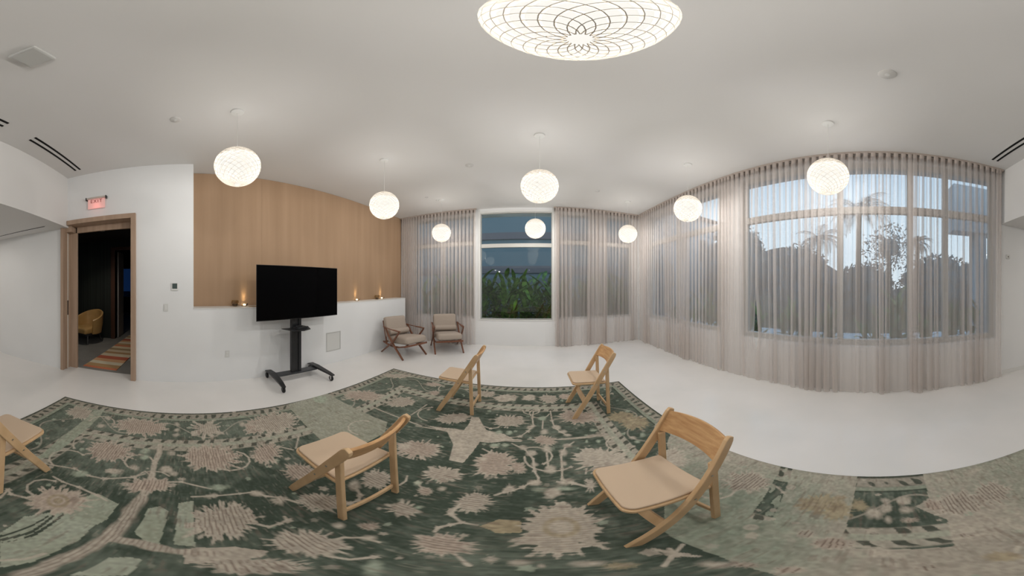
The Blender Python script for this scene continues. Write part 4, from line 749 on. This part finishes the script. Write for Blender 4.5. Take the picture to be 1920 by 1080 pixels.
def make_plant(seed, h):
    r = random.Random(seed); root = thing('broadleaf_plant', 'broad-leaved green garden plant close outside the back window', 'plant', (0, 0, -.12), 0, 'broad-leaved plants outside the back window')
    st = MB(); fo = MB()
    for k in range(6):
        a = r.uniform(0, 2 * PI); rr = r.uniform(.03, .16); bx_, by_ = rr * math.cos(a), rr * math.sin(a); hh = h * r.uniform(.55, .95); tx, ty = bx_ * 2.2, by_ * 2.2
        st.tube([(bx_, by_, 0), ((bx_ + tx) / 2, (by_ + ty) / 2, hh * .5), (tx, ty, hh)], [.014, .011, .006], 5)
        for q in range(8):
            f = .12 + .86 * q / 7; leaf(fo, (bx_ + (tx - bx_) * f, by_ + (ty - by_) * f, hh * f), r.uniform(0, 2 * PI), r.uniform(.85, 1.42) - (1 - f) * .45, r.uniform(.46, .74), r.uniform(.050, .085), r.uniform(.3, 1.3))
    st.build('stems', STEM, root); fo.build('foliage', LEAF, root, smooth='all'); return root
rr_ = random.Random(3); protos = [make_plant(11 + k, 1.62 + .12 * k) for k in range(4)]; spots = []
for k in range(28): spots.append((-3.1 + 6.0 * k / 27 + rr_.uniform(-.08, .08), YB + .92 + (.50 if k % 2 else 0) + rr_.uniform(-.05, .1), 'b'))
for k in range(14): spots.append((XR + .75 + rr_.uniform(0, .4), -2.0 + 7.0 * k / 13 + rr_.uniform(-.12, .12), 'r'))
for i, (x, y, sd_) in enumerate(spots):
    if i < 4: o = protos[i]; o.location = (x, y, -.12); o.rotation_euler = (0, 0, rr_.uniform(0, 6))
    ORD = ('first', 'second', 'third', 'fourth', 'fifth', 'sixth', 'seventh', 'eighth', 'ninth', 'tenth', 'eleventh', 'twelfth', 'thirteenth', 'fourteenth')
    if i < 4: pass
    else:
        o = dup(protos[i % 4], (x, y, -.12), rr_.uniform(0, 6), protos[0]['label'])
        s_ = rr_.uniform(.90, 1.08) if sd_ == 'b' else rr_.uniform(.62, .85); o.scale = (s_, s_, s_)
        if sd_ == 'r': o['label'] = ORD[i - 28] + ' low broad-leaved plant from the bulkhead end outside the long window wall'; o['group'] = 'broad-leaved plants outside the long window wall'
    if sd_ == 'b': o['label'] = ORD[i // 2] + ' broad-leaved green plant from the left in the ' + ('front' if i % 2 == 0 else 'rear') + ' row outside the back windows'
struct(MB().box(4.75, 7.4, -9, 16, -.12, -.10).build('bounce_slab', mat('pale_bounce_slab', (0.62, 0.64, 0.66), .9)))  # pale slab added to bounce sky light up under the eave
# neighbouring buildings
NB = mat('blue_grey_stucco', (0.135, 0.20, 0.225), .9); NB2 = mat('mauve_grey_band', (0.155, 0.145, 0.155), .9); NWG = mat('neighbour_dark_glass', (0.085, 0.12, 0.14), .4); NBL = mat('pale_blue_stucco', (0.48, 0.58, 0.64), .9)
b_ = thing('neighbour_building', 'blue-grey building behind the plants outside the bare back window', 'building', (0, 13, -.12))
MB().box(-14, 12.2, 0, 6, 0, 10.5).build('wall', NB, b_)
for z in (2.4, 4.45, 8.4): MB().box(-14.1, 12.3, -.10, 0, z, z + .42).build('floor_band', NB2, b_)
for z in (.6, 6.0):
    for k in range(7): MB().box(-12.5 + 3.1 * k, -10.9 + 3.1 * k, -.03, 0, z, z + 1.5).build('window', NWG, b_)
ph = thing('pale_house', 'pale blue-grey house beyond the curtained wall, near the far room corner', 'house', (10.1, 11.0, -.12))
MB().box(-2.1, 2.1, 0, 1.8, 0, 6.4).build('wall', NBL, ph); MB().box(-2.3, 2.3, -.2, 1.85, 6.4, 6.6).build('roof_slab', NB2, ph)
for k in (-1, 1): MB().box(k * 1.0 - .4, k * 1.0 + .4, -.03, 0, 3.4, 4.9).build('window', NWG, ph)
cp = thing('garden_pavilion', 'blue-grey flat-roofed garden structure outside the right end of the long window wall', 'pavilion', (4.9, -1.85, -.12))
MB().box(0, .5, -3.2, 0, 3.02, 4.3).build('roof_beam', NBL, cp)
for y in (-.62, -1.45, -2.9): MB().box(.05, .45, y - .3, y, 0, 3.02).build('post', NBL, cp)
MB().box(.45, .5, -3.2, -.95, 0, 2.2).build('screen_wall', NBL, cp)
def tree(loc, h, rx, ry, rz, seed, label, cat='tree', n=2600, ls=.16, trunk=True, name='leafy_tree', core=.86):
    r = np.random.default_rng(seed); root = thing(name, label, cat, loc, 0, 'trees and hedges beyond the curtained windows')
    c = MB(); bm = bmesh.new(); bmesh.ops.create_icosphere(bm, subdivisions=4, radius=1)
    for v in bm.verts:
        k = 1 + .14 * math.sin(v.co.x * 5 + seed) * math.sin(v.co.y * 6) + .10 * math.sin(v.co.z * 9 + v.co.x * 7 + seed); v.co = Vector((v.co.x * rx * k * core, v.co.y * ry * k * core, v.co.z * rz * k * core + h))
    me = bpy.data.meshes.new('crown'); bm.to_mesh(me); bm.free(); vs = [tuple(v.co) for v in me.vertices]; fs = [tuple(p.vertices) for p in me.polygons]; c.add(vs, fs); bpy.data.meshes.remove(me)
    for _ in range(n):
        d = r.normal(size=3); d /= np.linalg.norm(d); q = d * r.uniform(core * .95, 1.12) * np.array((rx, ry, rz)) + np.array((0, 0, h)); a = r.normal(size=3); a /= np.linalg.norm(a); b = np.cross(a, r.normal(size=3)); b /= np.linalg.norm(b)
        s = ls * r.uniform(.6, 1.3); c.add([q - a * s, q + b * s * .35, q + a * s, q - b * s * .35], [(0, 1, 2, 3)])
    c.build('crown', LEAF_HAZE, root)
    if trunk: MB().tube([(0, 0, 0), (.05, 0, h * .5), (0, 0, h)], [.16, .12, .06], 8).build('trunk', BARK, root)
    return root
tree((10.9, 8.1, -.12), 2.4, 1.8, 2.0, 3.2, 1, 'tall dark rounded tree mass beyond the curtained wall, toward the far room corner')
tree((11.6, 4.1, -.12), 1.5, 1.3, 1.75, 2.35, 2, 'dark sloping bush left of the palms outside the long window wall', 'bush', name='garden_bush', trunk=False)
tree((11.6, .5, -.12), 1.1, 1.1, 1.55, 1.65, 3, 'low dark hedge beneath the palms outside the long window wall', 'hedge', name='garden_hedge', trunk=False)
tree((11.6, -3.6, -.12), 1.5, 1.1, 2.2, 1.75, 4, 'dark hedge right of the palms outside the long window wall', 'hedge', name='garden_hedge', trunk=False)
tree((9.6, -7.2, -.12), 1.7, 1.3, 2.0, 1.9, 5, 'dark hedge outside the right end of the long window wall', 'hedge', name='garden_hedge', trunk=False)
tree((5.4, 9.6, -.12), 1.6, 1.6, 1.4, 1.9, 6, 'dark tree outside behind the far right room corner')
tree((8.2, -.55, -.12), 3.1, .8, 1.0, .9, 7, 'small-leaved open tree beside the palms', n=700, ls=.09, core=.35)
def palm(loc, h, seed, label, L=1.5):
    r = random.Random(seed); root = thing('palm_tree', label, 'palm tree', loc, 0, 'palm trees beyond the curtained windows')
    MB().tube([(0, 0, 0), (.08, .05, h * .5), (0, 0, h)], [.15, .12, .10], 10).build('trunk', BARK, root); f = MB()
    for k in range(22):
        az = 2 * PI * k / 22 + r.uniform(-.15, .15); rise = r.uniform(-.2, 1.2); ln = L * r.uniform(.85, 1.15); p = Vector((0, 0, h)); d = Vector((math.cos(az), math.sin(az), 0)); sdv = Vector((-math.sin(az), math.cos(az), 0)); el = rise; spine = [p.copy()]
        for i in range(12): p = p + (d * math.cos(el) + Vector((0, 0, 1)) * math.sin(el)) * ln / 12; el -= 1.9 / 12; spine.append(p.copy())
        f.tube(spine, [.012] * 6 + [.007] * 7, 4)
        for i in range(2, 13):
            q = spine[i]; t = i / 12; fl_ = .42 * L / 1.5 * math.sin(PI * min(.97, t * .9 + .12)); dd = (spine[i] - spine[i - 1]).normalized()
            for s in (-1, 1):
                for o_ in (0, .5):
                    q2 = q - dd * o_ * ln / 12; tip = q2 + sdv * s * fl_ * .8 + dd * fl_ * .55 - Vector((0, 0, fl_ * .35)); wv = dd * .018; f.add([q2 - wv, q2 + wv, tip], [(0, 1, 2)])
    f.build('fronds', LEAF_HAZE, root); return root
palm((9.7, 2.5, -.12), 3.75, 1, 'palm tree silhouetted behind the sheer curtain, the left and lower one', 1.35); palm((9.0, .62, -.12), 4.75, 2, 'palm tree silhouetted behind the sheer curtain, the taller one in the middle', 1.6); palm((9.7, -1.95, -.12), 3.6, 3, 'small distant palm silhouetted near the right mullions', 0.8)
hl = MB(); K = 24; vs = []
for i in range(K + 1):
    y = -25 + 60 * i / K; z = 3.5 + 3.0 * math.sin(i * .4 + 1) + 2.2 * math.exp(-((y - 12) / 8) ** 2)
    vs += [(30, y, -.2), (34, y, z), (46, y, z * .9), (50, y, -.2)]
hl.add(vs, [(i * 4 + j, i * 4 + j + 1, (i + 1) * 4 + j + 1, (i + 1) * 4 + j) for i in range(K) for j in range(3)]); struct(hl.build('hills', mat('dusk_hill', (0.05, 0.07, 0.08), 1.0), smooth='all'))
